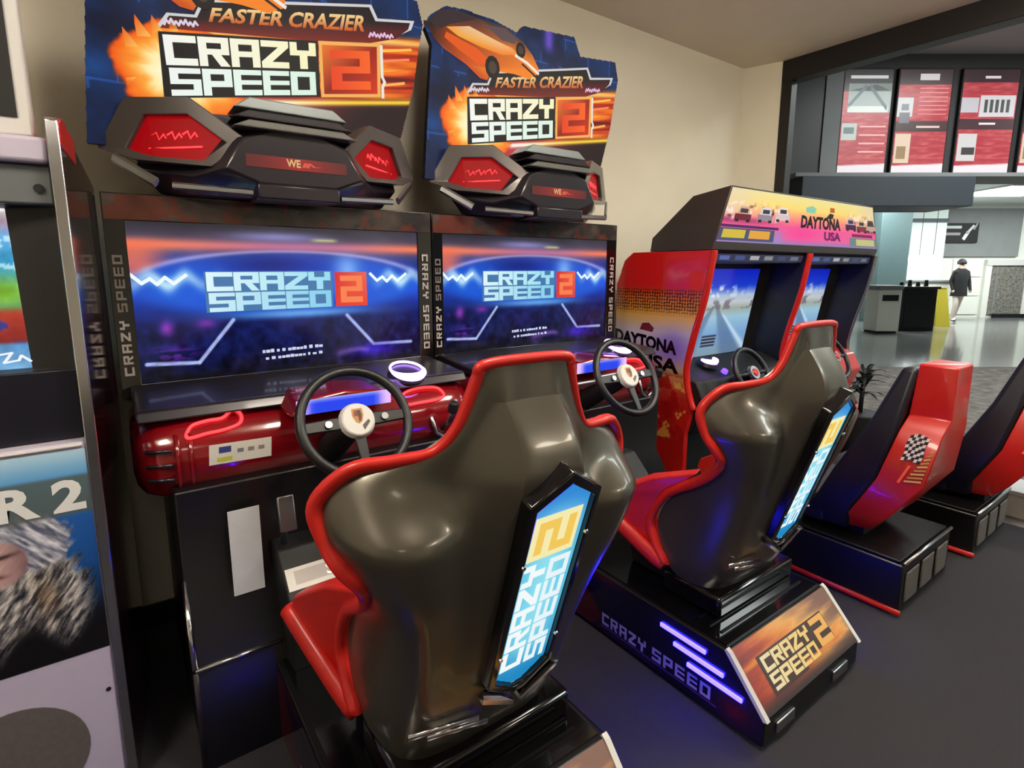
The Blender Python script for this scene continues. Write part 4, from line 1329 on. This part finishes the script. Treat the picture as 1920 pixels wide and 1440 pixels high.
def build_red_seat(dx, dy, label):
    global ORG
    t = thing('racing_chair', label, 'racing seat', (2.93, 1.2, 0), group='red racing seats')
    c = 2.935
    bx = box('base_box', M['black'], t, 2.645, 3.235, .785, 1.64, .02, .235, 0.006)
    box('base_top', M['metalblack'], bx, 2.655, 3.225, .80, 1.64, .2355, .25, 0.004)
    box('base_foot', M['matteblack'], bx, 2.67, 3.21, .82, 1.60, 0, .022)
    for k in range(3):
        x0 = 2.685 + .182 * k
        box('front_grille', M['grille'], bx, x0, x0 + .135, .776, .7845, .055, .195, 0.004)
    B().tube([(2.640, 1.50, .02), (2.637, .775, .02)], .014, 8, flat=.7).build('edge_strip', M['red'], bx, smooth=180)
    B().tube([(2.65, .783, .245), (3.23, .783, .245)], .008, 8).build('edge_strip', M['steel'], bx, smooth=180)
    org0 = ORG.copy()
    ORG = ORG - Vector((dx, dy, 0))
    # red outer shell: (z, half width at back, half width at front, y back, y front)
    ST = [(1.092, .088, .10, .742, .865), (1.085, .094, .105, .733, .87), (.86, .098, .112, .732, .885), (.80, .150, .170, .742, .895), (.57, .190, .225, .775, .945), (.37, .185, .225, .905, 1.045), (.285, .140, .17, .975, 1.06)]
    secs = []
    for (z, h0, h1, y0, y1) in ST:
        secs.append([(c - h0, y0, z), (c + h0, y0, z), (c + h1, y1, z), (c - h1, y1, z)])
    sh = B().loft(secs).build('seat_shell', M['dred'], t, 0.012, seg=3)
    ST2 = [(1.07, .115, .115, .868, .93), (.80, .185, .185, .898, 1.02), (.56, .235, .235, .948, 1.13), (.40, .235, .235, 1.03, 1.20), (.27, .20, .22, 1.06, 1.45)]
    secs = [[(c - h0, y0, z), (c + h0, y0, z), (c + h1, y1, z), (c - h1, y1, z)] for (z, h0, h1, y0, y1) in ST2]
    B().loft(secs).build('seat_padding', M['navy'], t, 0.02, seg=3)
    B().prism([(1.15, .27), (1.15, .42), (1.52, .46), (1.56, .40), (1.52, .27)], c - .22, c + .22, 'x').build('seat_cushion', M['navy'], t, 0.02, seg=3)
    box('seat_rail', M['metalblack'], t, c - .15, c + .15, 1.0, 1.5, .25, .285)
    # checkered flag and lettering print on the back
    uv_ = np.array([.035, -.17, 0.]) / math.hypot(.035, .17)
    a = Art((c - .229, .945, .575), tuple(uv_), (.20, -.17, .96))
    a.O = a.O + a.N * .004 + uv_ * .008
    for i in range(9):
        for j in range(8):
            x = .050 + .0115 * i + .003 * math.sin(j)
            z = .10 + .015 * j + .008 * math.sin(i * .8)
            if (i + j) % 2 == 0 and i < 6:
                a.poly([(x, z), (x + .0115, z + .002), (x + .0125, z + .017), (x + .001, z + .015)], (225, 218, 210), 2)
            elif i < 6:
                a.poly([(x, z), (x + .0115, z + .002), (x + .0125, z + .017), (x + .001, z + .015)], (30, 22, 22), 2)
    for j in range(9):
        a.line([(.095 + .006 * j, .01 + .018 * j), (.148, .018 + .018 * j)], .008, ((206, 170, 96), (190, 140, 80))[j % 2], 2)
    a.line([(.075, .0), (.09, .08)], .011, (250, 90, 50), 2)
    a.build('back_print', M['print'], sh)
    ORG = org0
    return t


M['grille'] = mat('grey_grille', (96, 90, 86), 0.6, noise=0.1, nscale=60)
rs1 = build_red_seat(0, 0, 'red faceted racing seat on black box base, nearest the bronze seats')
rs2 = build_red_seat(.07, -.19, 'red faceted racing seat on black box base, cut off by the picture right edge')
rs2.location.x += 0.877
rs2.location.y -= 0.03

# ------------------------------------------------------------------ poster cabinet at the left edge
def build_left():
    t = thing('poster_arcade_cabinet', 'white fronted arcade cabinet with wintry figure poster and screen, at the left edge', 'arcade machine', (-.45, 2.1, 0))
    XR, XL = -.072, -.86
    YF = 1.78
    # glossy side wall, toed out towards the back
    def xk(y):
        return XR + .055 * (y - YF) / .5
    ol = [(YF, .0), (YF, 1.85), (YF + .06, 1.865), (YF + .18, 1.84), (2.285, 1.76), (2.285, 0)]
    n = len(ol)
    sd = B().add([(xk(y) - .02, y, z) for y, z in ol] + [(xk(y), y, z) for y, z in ol], [list(range(n)), list(range(n, 2 * n))] + [[i, (i + 1) % n, n + (i + 1) % n, n + i] for i in range(n)]).build('side_panel', M['sidegloss'], t, 0.003)
    B().prism([(YF - .002, .0), (YF - .002, 1.855), (YF + .010, 1.862), (YF + .010, 0)], XR - .022, XR + .004, 'x').build('edge_moulding', M['chrome'], sd, 0.003)
    ol = [(YF + .012, 1.852), (YF + .06, 1.872), (YF + .20, 1.845), (YF + .20, 1.78), (YF + .012, 1.80)]
    n = len(ol)
    B().add([(xk(y) - .022, y, z) for y, z in ol] + [(xk(y) + .004, y, z) for y, z in ol], [list(range(n)), list(range(n, 2 * n))] + [[i, (i + 1) % n, n + (i + 1) % n, n + i] for i in range(n)]).build('red_reflection_strip', M['dred'], sd, 0.003)  # red reflection at the top of the panel, built as a solid strip
    B().prism([(YF, .0), (YF, 1.85), (YF + .06, 1.865), (2.5, 1.70), (2.5, 0)], XL, XL + .02, 'x').build('side_panel', M['sidegloss'], t, 0.004)
    # white lower front
    lw = box('front_panel', M['lilac'], t, XL + .02, XR - .0225, YF + .006, 2.45, 0.0, 1.052, 0.006)
    # poster on the front, lettering above it
    a = Art((XL + .03, YF + .0055, .46), (XR - XL - .055, 0, 0), (0, 0, .575))
    fw_ = XR - XL - .055

    def f_poster(u, v):
        c = ramp(v, [(0, (.05, .05, .07)), (.18, (.07, .10, .16)), (.45, (.10, .30, .56)), (.68, (.14, .36, .66)), (.74, (.25, .45, .60)), (.86, (.30, .58, .82)), (1, (.72, .86, .92))])
        # pale haired figure in a fur coat
        w = (u - .70) / .30
        n = fbm(u * 110 - v * 55 + 6 * fbm(u * 9, v * 7, 2), v * 13 + u * 22, 4)
        fur = mixc((.16, .16, .19), (.84, .82, .78), n * 2.4 - .62)
        d = np.hypot((w - .22) / .72, (v - .30) / .36)
        c = mixc(c, fur, sstep(1.02, .86, d + .5 * (n - .45)))
        st = fbm(u * 90 + v * 60, v * 10 - u * 20, 3)
        hair = mixc((.34, .36, .44), (.92, .92, .94), st * 2.3 - .6)
        dh = np.hypot((w - .38) / .42, (v - .60) / .14)
        c = mixc(c, hair, sstep(1.05, .85, dh + .4 * (n - .45)))
        f = np.hypot((w - .08) / .30, (v - .53) / .115)
        skin = mixc((.80, .66, .64), (.46, .34, .36), sstep(.05, .40, w) * .8 + .4 * (n - .4))
        c = mixc(c, skin, sstep(1.0, .85, f))
        c = mixc(c, (.16, .10, .12), .9 * np.exp(-((w - .13) / .13) ** 2 - ((v - .555 - .06 * w) / .010) ** 2))
        c = mixc(c, (.34, .14, .16), .9 * np.exp(-((w - .05) / .10) ** 2 - ((v - .475) / .010) ** 2))
        c = mixc(c, (.52, .40, .26), .5 * np.exp(-((w - .48) / .10) ** 2 - ((v - .33) / .10) ** 2))
        c = mixc(c, (.05, .05, .06), sstep(.22, .08, v + .06 * np.sin(u * 30)))
        c = mixc(c, (.34, .38, .36), sstep(.69, .71, v) * sstep(.89, .87, v) * .85)
        return c
    a.grid(0, 1, 0, 1, 240, 190, f_poster)
    a.text('ER 2', [(.650, .715), (.985, .715), (.985, .865), (.650, .865)], (226, 228, 224), 2, .04)
    a.build('front_poster', M['gprint'], lw)
    B().disc((-.32, YF + .0065, .205), (0, -1, 0), .155, .155, .003, 40).build('speaker_grille', M['grille'], lw)
    B().disc((-.112, YF + .0065, .33), (0, -1, 0), .006, .006, .003, 12).build('bolt', M['matteblack'], lw)
    B().tube([(XL + .03, YF + .003, 1.045), (XR - .03, YF + .003, 1.045)], .004, 6).build('poster_edge', M['white'], lw, smooth=180)
    # shelf, screen surround and screen
    box('control_shelf', M['navy'], t, XL + .02, XR - .0225, YF + .05, 2.45, 1.053, 1.24, 0.004)
    fr = B()
    y0 = YF + .07
    o = [(XL + .02, 1.24), (XR - .0225, 1.24), (XR - .0225, 1.655), (XL + .02, 1.655)]
    i_ = [(XL + .11, 1.245), (XR - .115, 1.245), (XR - .125, 1.648), (XL + .11, 1.648)]
    vs = [(x, y0, z) for x, z in o] + [(x, y0 + .03, z) for x, z in i_] + [(x, 2.3, z) for x, z in o]
    fs = []
    for k in range(4):
        j = (k + 1) % 4
        fs += [[k, j, 4 + j, 4 + k], [k, j, 8 + j, 8 + k]]
    bz = fr.add(vs, fs).build('screen_surround', M['darkgrad'], t)
    a = Art((XL + .10, y0 + .031, 1.242), (XR - .11 - XL - .10, 0, 0), (0, 0, .41))

    def f_scr(u, v):
        c = ramp(v, [(0, (.45, .66, .82)), (.16, (.34, .56, .76)), (.18, (.55, .16, .14)), (.36, (.75, .24, .18)), (.40, (.40, .60, .40)), (.55, (.38, .70, .62)), (.66, (.20, .62, .80)), (.82, (.40, .70, .92)), (.90, (.70, .60, .70)), (1, (.80, .78, .75))])
        n = fbm(u * 22, v * 14, 4)
        c = mixc(c, (.12, .22, .55), .8 * (n > .5) * sstep(.15, .2, v) * sstep(.42, .38, v))
        c = mixc(c, (.50, .72, .15), .9 * np.exp(-((u - .93) / .10) ** 2 - ((v - .49) / .08) ** 2))
        c = mixc(c, (.90, .95, .95), .6 * (n > .52) * sstep(.5, .6, v))
        return np.clip(c * (.8 + .45 * n[..., None]), 0, 1)
    a.grid(0, 1, 0, 1, 150, 90, f_scr)
    a.line([(.88, .10), (.93, .11), (.90, .05), (.95, .06), (.96, .09), (.99, .05)], .012, (240, 244, 250), 2)
    a.build('screen', M['screen'], t)
    # header strip and white top
    hd = box('header_strip', M['greyface'], t, XL + .02, XR - .0225, YF + .04, 2.3, 1.656, 1.752, 0.006)
    B().disc((-.122, YF + .039, 1.695), (0, -1, 0), .011, .011, .004, 16).build('camera_lens', M['matteblack'], hd)
    box('top_lip', M['lilac'], t, XL + .02, XR - .0225, YF + .015, 2.3, 1.753, 1.815, 0.01)
    # upright display board on top
    tp = B().prism([(YF + .05, 1.817), (YF + .05, 2.50), (YF + .11, 2.50), (YF + .11, 1.817)], XL + .02, -.118, 'x').build('topper_frame', M['white'], t, 0.006)
    box('topper_panel', M['matteblack'], tp, XL + .05, -.145, YF + .046, YF + .052, 1.86, 2.46)
    return t


M['sidegloss'] = mat('mirror_gloss_plum', (30, 8, 16), 0.13, coat=0.6, spec=1.0)
M['lilac'] = mat('pale_lilac_laminate', (188, 180, 198), 0.4)
M['greyface'] = mat('grey_brushed_panel', (110, 114, 116), 0.4, 0.3)
M['darkgrad'] = mat('charcoal_bezel', (36, 34, 34), 0.4)
build_left()

# ------------------------------------------------------------------ concourse beyond the opening (own frame: x right, y away, turned with the hall)
ORG = Vector((0, 0, 0))
RB = Matrix.Rotation(-YAW, 4, 'Z')
M['hallfloor'] = mat('polished_grey_tile', (120, 122, 120), 0.16, noise=0.06, nscale=2, coat=0.3)
M['hallcarpet'] = mat('mottled_hall_carpet', (120, 112, 106), 0.95, noise=0.5, nscale=7, bump=0.3, bscale=300)
M['hallceil'] = mat('hall_ceiling_grey', (150, 152, 152), 0.8)
M['farceil'] = mat('hall_ceiling_white', (226, 232, 228), 0.7)
M['charwall'] = mat('charcoal_wall', (62, 60, 60), 0.6, noise=0.05)
M['beige'] = mat('taupe_wall', (150, 142, 128), 0.7)
M['greyw'] = mat('mid_grey_wall', (128, 130, 130), 0.7, noise=0.04, nscale=3)
M['soffit'] = mat('slate_soffit', (52, 58, 66), 0.55, noise=0.05)
M['teal'] = mat('teal_grey_column', (88, 108, 110), 0.4, noise=0.06)
M['pale'] = mat('pale_green_wall', (196, 206, 200), 0.6)
M['whitewall'] = mat('white_wall_panel', (226, 226, 216), 0.6)
M['yellow'] = mat('yellow_plastic', (214, 196, 60), 0.5)
M['mesh'] = mat('grey_mesh_shutter', (128, 124, 116), 0.5, 0.2, noise=0.5, nscale=14)
M['cloth'] = mat('black_cloth', (16, 16, 18), 0.85)
M['skin'] = mat('skin', (196, 150, 130), 0.6)
M['hair'] = mat('dark_hair', (30, 24, 22), 0.6)
M['trouser'] = mat('pale_trousers', (206, 190, 182), 0.8)
M['leafdark'] = mat('dark_leaf', (14, 18, 16), 0.5)


def hs_(name, m, x0, x1, y0, y1, z0, z1, bevel=0.0):
    return struct(B().box(x0, x1, y0, y1, z0, z1).build(name, m, None, bevel, frame=RB))


struct(B().box(4.2, 12.0, -8.0, 9.0, -0.07, -0.004).build('floor_concourse_carpet', M['hallcarpet']))
hs_('floor_concourse', M['hallfloor'], -3.0, 26.0, 8.35, 24.0, -0.06, 0.003)
hs_('ceiling_concourse', M['hallceil'], 1.5, 22.0, -6.0, 10.0, 4.42, 4.5)
struct(B().box(11.5, 11.7, -10.0, 1.4, 0, 4.42).build('wall_concourse_side', M['pale']))
hs_('ceiling_far', M['farceil'], 3.0, 26.0, 10.0, 24.0, 3.45, 3.6)
hs_('wall_menu', M['charwall'], 3.95, 12.0, 8.12, 8.24, 2.74, 4.42)
hs_('wall_side_panel', M['beige'], 3.0, 3.82, 8.00, 8.24, 0, 4.42)
hs_('wall_dark_panel', M['darkframe'], 3.82, 4.30, 8.02, 8.24, 0, 4.42)
hs_('trim_3', M['greyw'], 4.30, 4.53, 8.00, 8.12, 2.74, 4.42)
hs_('trim_4', M['soffit'], 3.78, 6.04, 7.42, 8.24, 2.31, 2.69, 0.01)
hs_('trim_5', M['greyw'], 3.70, 12.0, 7.45, 8.12, 2.69, 2.74, 0.004)
hs_('wall_column', M['teal'], 10.12, 10.95, 15.4, 16.0, 0, 3.45, 0.01)
hs_('wall_pale', M['pale'], 6.0, 12.75, 16.5, 16.6, 0, 3.45)
hs_('wall_far', M['whitewall'], 12.75, 24.0, 17.12, 17.3, 0, 3.45)
hs_('wall_far_band', M['greyw'], 12.78, 15.45, 17.04, 17.12, 1.87, 3.30, 0.004)
hs_('trim_6', M['soffit'], 7.0, 12.75, 16.44, 16.5, 2.85, 2.95)

for k, (lx, ly, lz, sx, sy, pl) in enumerate(((6.2, 6.0, 4.42, 1.0, .5, 'in front of the menu boards'), (10.0, 6.2, 4.42, 1.0, .5, 'above the concourse walkway'), (7.0, 2.6, 4.42, .8, .8, 'outside the arcade opening'), (9.2, 1.0, 4.42, .8, .8, 'far to the right of the opening'), (7.4, -1.6, 4.42, .8, .8, 'to the right behind the viewer'), (9.6, 14.6, 3.45, .9, .9, 'above the black kiosk'), (12.6, 14.2, 3.45, .9, .9, 'above the walking person'), (15.2, 14.4, 3.45, .9, .9, 'before the mesh shutter'))):
    t = thing('hall_ceiling_light', 'bright white flat concourse ceiling light ' + pl, 'ceiling light', (lx, ly, lz - .05), -YAW, group='concourse ceiling lights')
    box('housing', M['white'], t, lx - sx - .03, lx + sx + .03, ly - sy - .03, ly + sy + .03, lz - .04, lz - .002)
    box('diffuser', M['halllamp'], t, lx - sx, lx + sx, ly - sy, ly + sy, lz - .05, lz - .041)


# menu boards
def menu_board(x0, x1, kind, label):
    z0, z1 = 2.80, 4.20
    t = thing('menu_board', label, 'menu board', ((x0 + x1) / 2, 8.10, z0), -YAW, group='red cinema menu boards')
    b = box('board_frame', M['matteblack'], t, x0 - .02, x1 + .02, 8.065, 8.118, z0 - .02, z1 + .02, 0.004)
    a = Art((x0, 8.0645, z0), (x1 - x0, 0, 0), (0, 0, z1 - z0), step=.002)

    def f(u, v):
        n = fbm(u * 5, v * 60, 3)
        c = mixc((.66, .20, .24), (.80, .40, .40), n * 2.2 - .75)
        c = mixc(c, (.88, .84, .86), sstep(.10, .09, v - .02 * u))
        return c
    a.grid(0, 1, 0, 1, 24, 90, f)

    def R_(u0, v0, u1, v1, col, l=1):
        a.poly([(u0, v0), (u1, v0), (u1, v1), (u0, v1)], col, l)
    if kind == 0:
        R_(0, .80, 1, 1, (52, 50, 52))
        R_(.12, .915, .90, .945, (200, 200, 200), 2)
        R_(.10, .60, 1, .87, (150, 160, 156))
        a.line([(.12, .66), (.45, .84)], .04, (80, 96, 100), 2)
        a.line([(.55, .84), (.92, .64)], .04, (80, 96, 100), 2)
        R_(.10, .60, .95, .66, (206, 212, 206), 2)
        R_(.02, .34, .34, .50, (176, 186, 180))
        R_(.06, .40, .28, .46, (96, 110, 106), 2)
        for k in range(4):
            R_(.40, .22 + .08 * k, .95, .235 + .08 * k, (232, 170, 166), 2)
    elif kind == 1:
        R_(0, .86, 1, 1, (62, 46, 48))
        R_(.38, .90, .75, .96, (206, 200, 200), 2)
        R_(0, .56, .30, .74, (196, 196, 196))
        R_(.05, .50, .25, .60, (110, 110, 116), 2)
        R_(.08, .62, .22, .68, (120, 120, 126), 2)
        R_(0, .42, 1, .52, (70, 46, 46))
        R_(.40, .455, .85, .475, (220, 190, 180), 2)
        R_(.02, .12, .32, .40, (214, 190, 166))
        R_(.06, .16, .24, .28, (150, 120, 84), 2)
        for k in range(7):
            R_(.40, .58 + .04 * k, .95, .59 + .04 * k, (224, 130, 130), 2)
    else:
        R_(0, .88, 1, 1, (58, 40, 46))
        R_(.38, .915, .66, .94, (214, 206, 206), 2)
        R_(0, .60, .32, .74, (190, 186, 192))
        R_(.34, .56, .98, .76, (206, 200, 202))
        for k in range(5):
            R_(.42 + .10 * k, .60, .48 + .10 * k, .72, (70, 76, 76), 2)
        R_(0, .44, 1, .54, (70, 42, 48))
        R_(.36, .485, .66, .505, (224, 210, 210), 2)
        R_(.02, .14, .36, .40, (200, 196, 196))
        R_(.10, .20, .34, .27, (66, 60, 60), 2)
    a.build('menu_print', M['menu'], b)
    return t


menu_board(4.58, 5.24, 0, 'red menu board with a grey picture strip across its upper part')
menu_board(5.34, 6.06, 1, 'red menu board with small pictures down its left, second from the wall')
menu_board(6.22, 6.98, 2, 'red menu board with a pale striped picture at its right, third from wall')
menu_board(7.12, 7.86, 1, 'red menu board cut off at the right edge of the picture')

# black kiosk with clutter on top
t = thing('counter_kiosk', 'black service kiosk with small items on top, in the concourse', 'kiosk', (9.85, 13.6, 0), -YAW)
box('kiosk_body', M['matteblack'], t, 9.42, 10.25, 13.3, 14.0, 0, 1.02, 0.01)
box('kiosk_top', M['black'], t, 9.36, 10.30, 13.26, 14.04, 1.02, 1.08, 0.01)
for k in range(4):
    B().disc((9.50 + .2 * k, 13.5, 1.08), (0, 0, 1), .05, .035, .10 + .05 * (k % 2), 12).build('dispenser', M['matteblack'], t, smooth=40)
box('kiosk_door', M['black'], t, 9.50, 10.17, 13.285, 13.299, .10, .92, 0.005)

t = thing('white_bin', 'white waste bin with a dark slot, left of the black kiosk', 'bin', (8.78, 13.0, 0), -YAW)
box('bin_body', M['whitewall'], t, 8.52, 9.05, 12.8, 13.3, .05, 1.02, 0.02)
box('bin_lid', M['greyw'], t, 8.50, 9.07, 12.78, 13.32, 1.02, 1.12, 0.02)
box('bin_slot', M['matteblack'], t, 8.60, 8.97, 12.788, 12.799, .76, .90)
box('bin_plinth', M['matteblack'], t, 8.55, 9.02, 12.83, 13.27, 0, .05)

t = thing('floor_sign', 'yellow folding caution floor sign beside the black kiosk', 'floor sign', (11.25, 14.5, 0), -YAW)
for sg in (-1, 1):
    pn = B().add([(11.06, 14.5 + sg * .20, 0), (11.44, 14.5 + sg * .20, 0), (11.38, 14.5 + sg * .02, 1.0), (11.12, 14.5 + sg * .02, 1.0),
             (11.06, 14.5 + sg * .22, 0), (11.44, 14.5 + sg * .22, 0), (11.38, 14.5 + sg * .04, 1.0), (11.12, 14.5 + sg * .04, 1.0)],
            [[0, 1, 2, 3], [4, 5, 6, 7], [0, 1, 5, 4], [1, 2, 6, 5], [2, 3, 7, 6], [3, 0, 4, 7]]).build('sign_leaf', M['yellow'], t, 0.004)
box('hinge', M['yellow'], t, 11.14, 11.36, 14.45, 14.55, .99, 1.02, 0.005)

# pale counter with three pendant lamps in front of the green wall
t = thing('service_counter', 'white service counter below the pale green wall', 'counter', (11.8, 16.1, 0), -YAW)
box('counter_body', M['whitewall'], t, 11.05, 12.6, 15.95, 16.4, 0, 1.12, 0.01)
box('counter_top', M['greyw'], t, 11.0, 12.65, 15.90, 16.42, 1.12, 1.18, 0.01)
for k in range(3):
    x = 11.2 + .40 * k
    t = thing('pendant_lamp', ('leftmost', 'middle', 'rightmost')[k] + ' of three small glowing pendant lamps over the white counter', 'pendant lamp', (x, 15.9, 1.70), -YAW, group='counter pendant lamps')
    B().tube([(x, 15.9, 1.90), (x, 15.9, 3.448)], .008, 6).build('cable', M['matteblack'], t)
    B().disc((x, 15.9, 1.72), (0, 0, 1), .15, .10, .16, 16).build('lamp_shade', M['halllamp'], t, 0.01)
    B().disc((x, 15.9, 1.88), (0, 0, 1), .03, .02, .04, 10).build('lamp_cap', M['steel'], t)

# wall sign on the grey band
t = thing('wall_sign', 'black wall sign with white strokes on the far grey wall', 'sign', (13.5, 17.0, 2.28), -YAW)
sb = box('sign_board', M['matteblack'], t, 12.95, 14.10, 16.98, 17.038, 2.28, 2.86, 0.006)
a = Art((12.95, 16.979, 2.28), (1, 0, 0), (0, 0, 1), step=.002)
a.poly([(.12, .42), (.62, .42), (.62, .50), (.12, .50)], (190, 196, 194), 1)
a.poly([(.12, .22), (.60, .22), (.60, .30), (.12, .30)], (150, 140, 140), 1)
a.line([(.72, .12), (.82, .30)], .10, (220, 224, 220), 1)
a.line([(.80, .28), (.98, .50)], .07, (200, 204, 200), 1)
a.line([(1.0, .40), (1.08, .56)], .05, (150, 150, 150), 1)
a.build('sign_print', M['print'], sb)

# mesh shutter in a white frame
t = thing('mesh_shutter', 'grey mesh roller shutter in a white frame on the far wall', 'shutter', (15.2, 17.05, 0), -YAW)
box('shutter_curtain', M['mesh'], t, 14.70, 15.78, 17.06, 17.11, .12, 1.60)
box('shutter_post', M['whitewall'], t, 14.52, 14.70, 17.02, 17.118, 0, 1.60, 0.006)
box('shutter_post', M['whitewall'], t, 15.78, 15.96, 17.02, 17.118, 0, 1.60, 0.006)
box('shutter_header', M['white'], t, 14.52, 15.96, 17.0, 17.118, 1.60, 1.78, 0.006)
box('shutter_sill', M['matteblack'], t, 14.9, 16.2, 16.98, 17.058, 0, .12, 0.006)
for k in range(2):
    box('shutter_rail', M['greyw'], t, 14.86 + .02 * k, 14.88 + .02 * k, 17.04, 17.058, .12, 1.60)

# white wall panels left of the shutter
for k in range(3):
    o = B().box(13.55, 14.45, 17.09, 17.119, .10 + .58 * k, .64 + .58 * k).build('wall_panel', M['whitewall'], None, 0.006, frame=RB)
    struct(o)


# person walking far away
def build_person():
    px, py = 12.62, 15.6
    t = thing('person', 'person in a black jacket and pale trousers walking far off in the concourse', 'person', (px, py, 0), -YAW)
    me = bpy.data.meshes.new('body')
    V = [(0, 0, .95), (0, 0, 1.12), (0, 0, 1.30), (0, 0, 1.44), (0, .01, 1.53), (0, .0, 1.64),
         (-.09, 0, .92), (-.10, -.06, .50), (-.10, .02, .08), (-.10, -.12, .04),
         (.09, 0, .92), (.10, .10, .50), (.10, .22, .10), (.10, .10, .04),
         (-.17, 0, 1.40), (-.23, .05, 1.14), (-.22, -.05, .92), (-.22, -.07, .83),
         (.17, 0, 1.40), (.23, -.03, 1.14), (.22, -.10, .93), (.22, -.13, .84)]
    Ed = [(0, 1), (1, 2), (2, 3), (3, 4), (4, 5), (0, 6), (6, 7), (7, 8), (8, 9), (0, 10), (10, 11), (11, 12), (12, 13), (3, 14), (14, 15), (15, 16), (16, 17), (3, 18), (18, 19), (19, 20), (20, 21)]
    Rr = [.14, .13, .15, .12, .055, .095, .095, .065, .045, .04, .095, .065, .045, .04, .07, .05, .04, .035, .07, .05, .04, .035]
    me.from_pydata(V, Ed, [])
    ob = bpy.data.objects.new('body', me)
    COL.objects.link(ob)
    md = ob.modifiers.new('skin', 'SKIN')
    for i, sv in enumerate(me.skin_vertices[0].data):
        sv.radius = (Rr[i], Rr[i])
        sv.use_root = (i == 0)
    s2 = ob.modifiers.new('sub', 'SUBSURF')
    s2.levels = 1
    s2.render_levels = 1
    dg = bpy.context.evaluated_depsgraph_get()
    m2 = bpy.data.meshes.new_from_object(ob.evaluated_get(dg))
    bpy.data.objects.remove(ob)
    m2.materials.clear()
    for mm in ('cloth', 'skin', 'trouser'):
        m2.materials.append(M[mm])
    for p in m2.polygons:
        z = p.center.z
        p.use_smooth = True
        p.material_index = 1 if (z > 1.50 or (z < .89 and abs(p.center.x) > .17)) else (2 if z < .90 else 0)
        if z < .07:
            p.material_index = 0
    bo = bpy.data.objects.new('body', m2)
    COL.objects.link(bo)
    bo.parent = t
    hb = B()
    secs = []
    for k in range(7):
        a_ = k / 6 * math.pi * .62
        secs.append([(px + .108 * math.sin(max(a_, .05)) * math.cos(q * math.pi / 6), py + .02 + .118 * math.sin(max(a_, .05)) * math.sin(q * math.pi / 6), 1.665 + .115 * math.cos(a_)) for q in range(12)])
    hb.loft(secs).build('hair', M['hair'], t, smooth=180)
    jk = B()
    secs = []
    for z, rx, ry in ((.74, .215, .155), (.95, .20, .15), (1.15, .19, .14), (1.35, .215, .145), (1.46, .15, .11)):
        secs.append([(px + rx * math.cos(q * math.pi / 8), py + ry * math.sin(q * math.pi / 8), z) for q in range(16)])
    jk.loft(secs, cap=False).build('jacket', M['cloth'], t, smooth=180)
    return t


build_person()

# spiky plant outside the opening, standing in for an unidentified dark branching shape
t = thing('stand_in_plant', 'spiky plant standing in for an unidentified dark shape behind the second bronze seat', 'plant', (4.88, 1.87, 0))
B().disc((4.88, 1.87, 0), (0, 0, 1), .13, .17, .34, 20).build('pot', M['matteblack'], t, 0.01)
B().tube([(4.88, 1.87, .33), (4.89, 1.87, .62)], .018, 8).build('stem', M['leafdark'], t, smooth=180)
rnd = random.Random(11)
for k in range(22):
    an = rnd.uniform(0, 6.28)
    ln_ = rnd.uniform(.16, .30)
    zz = rnd.uniform(.48, .66)
    up_ = rnd.uniform(.2, .95)
    d = Vector((math.cos(an) * (1 - up_ * .6), math.sin(an) * (1 - up_ * .6), up_)).normalized()
    w = Vector((-math.sin(an), math.cos(an), 0))
    p0_ = Vector((4.89, 1.87, zz))
    lf = B()
    pts = []
    for q, ww in ((0, .010), (.35, .022), (.7, .018), (1, .002)):
        c_ = p0_ + d * (ln_ * q) + Vector((0, 0, -.10 * q * q * ln_ / .2))
        pts.append((c_ - w * ww, c_ + Vector((0, 0, .004)), c_ + w * ww))
    vs = [v for tr in pts for v in tr]
    fs = []
    for q in range(3):
        for r_ in range(2):
            fs.append([q * 3 + r_, q * 3 + r_ + 1, q * 3 + r_ + 4, q * 3 + r_ + 3])
    lf.add(vs, fs).build('leaf', M['leafdark'], t, solid=0.002)

# white carton on the floor past the last seat
t = thing('carton', 'small white carton on the floor by the picture right edge', 'box', (4.46, .78, 0))
box('carton_body', M['white'], t, 4.34, 4.62, .66, .92, -.003, .14, 0.004)
box('carton_lid', M['paper'], t, 4.335, 4.625, .655, .925, .14, .165, 0.003)
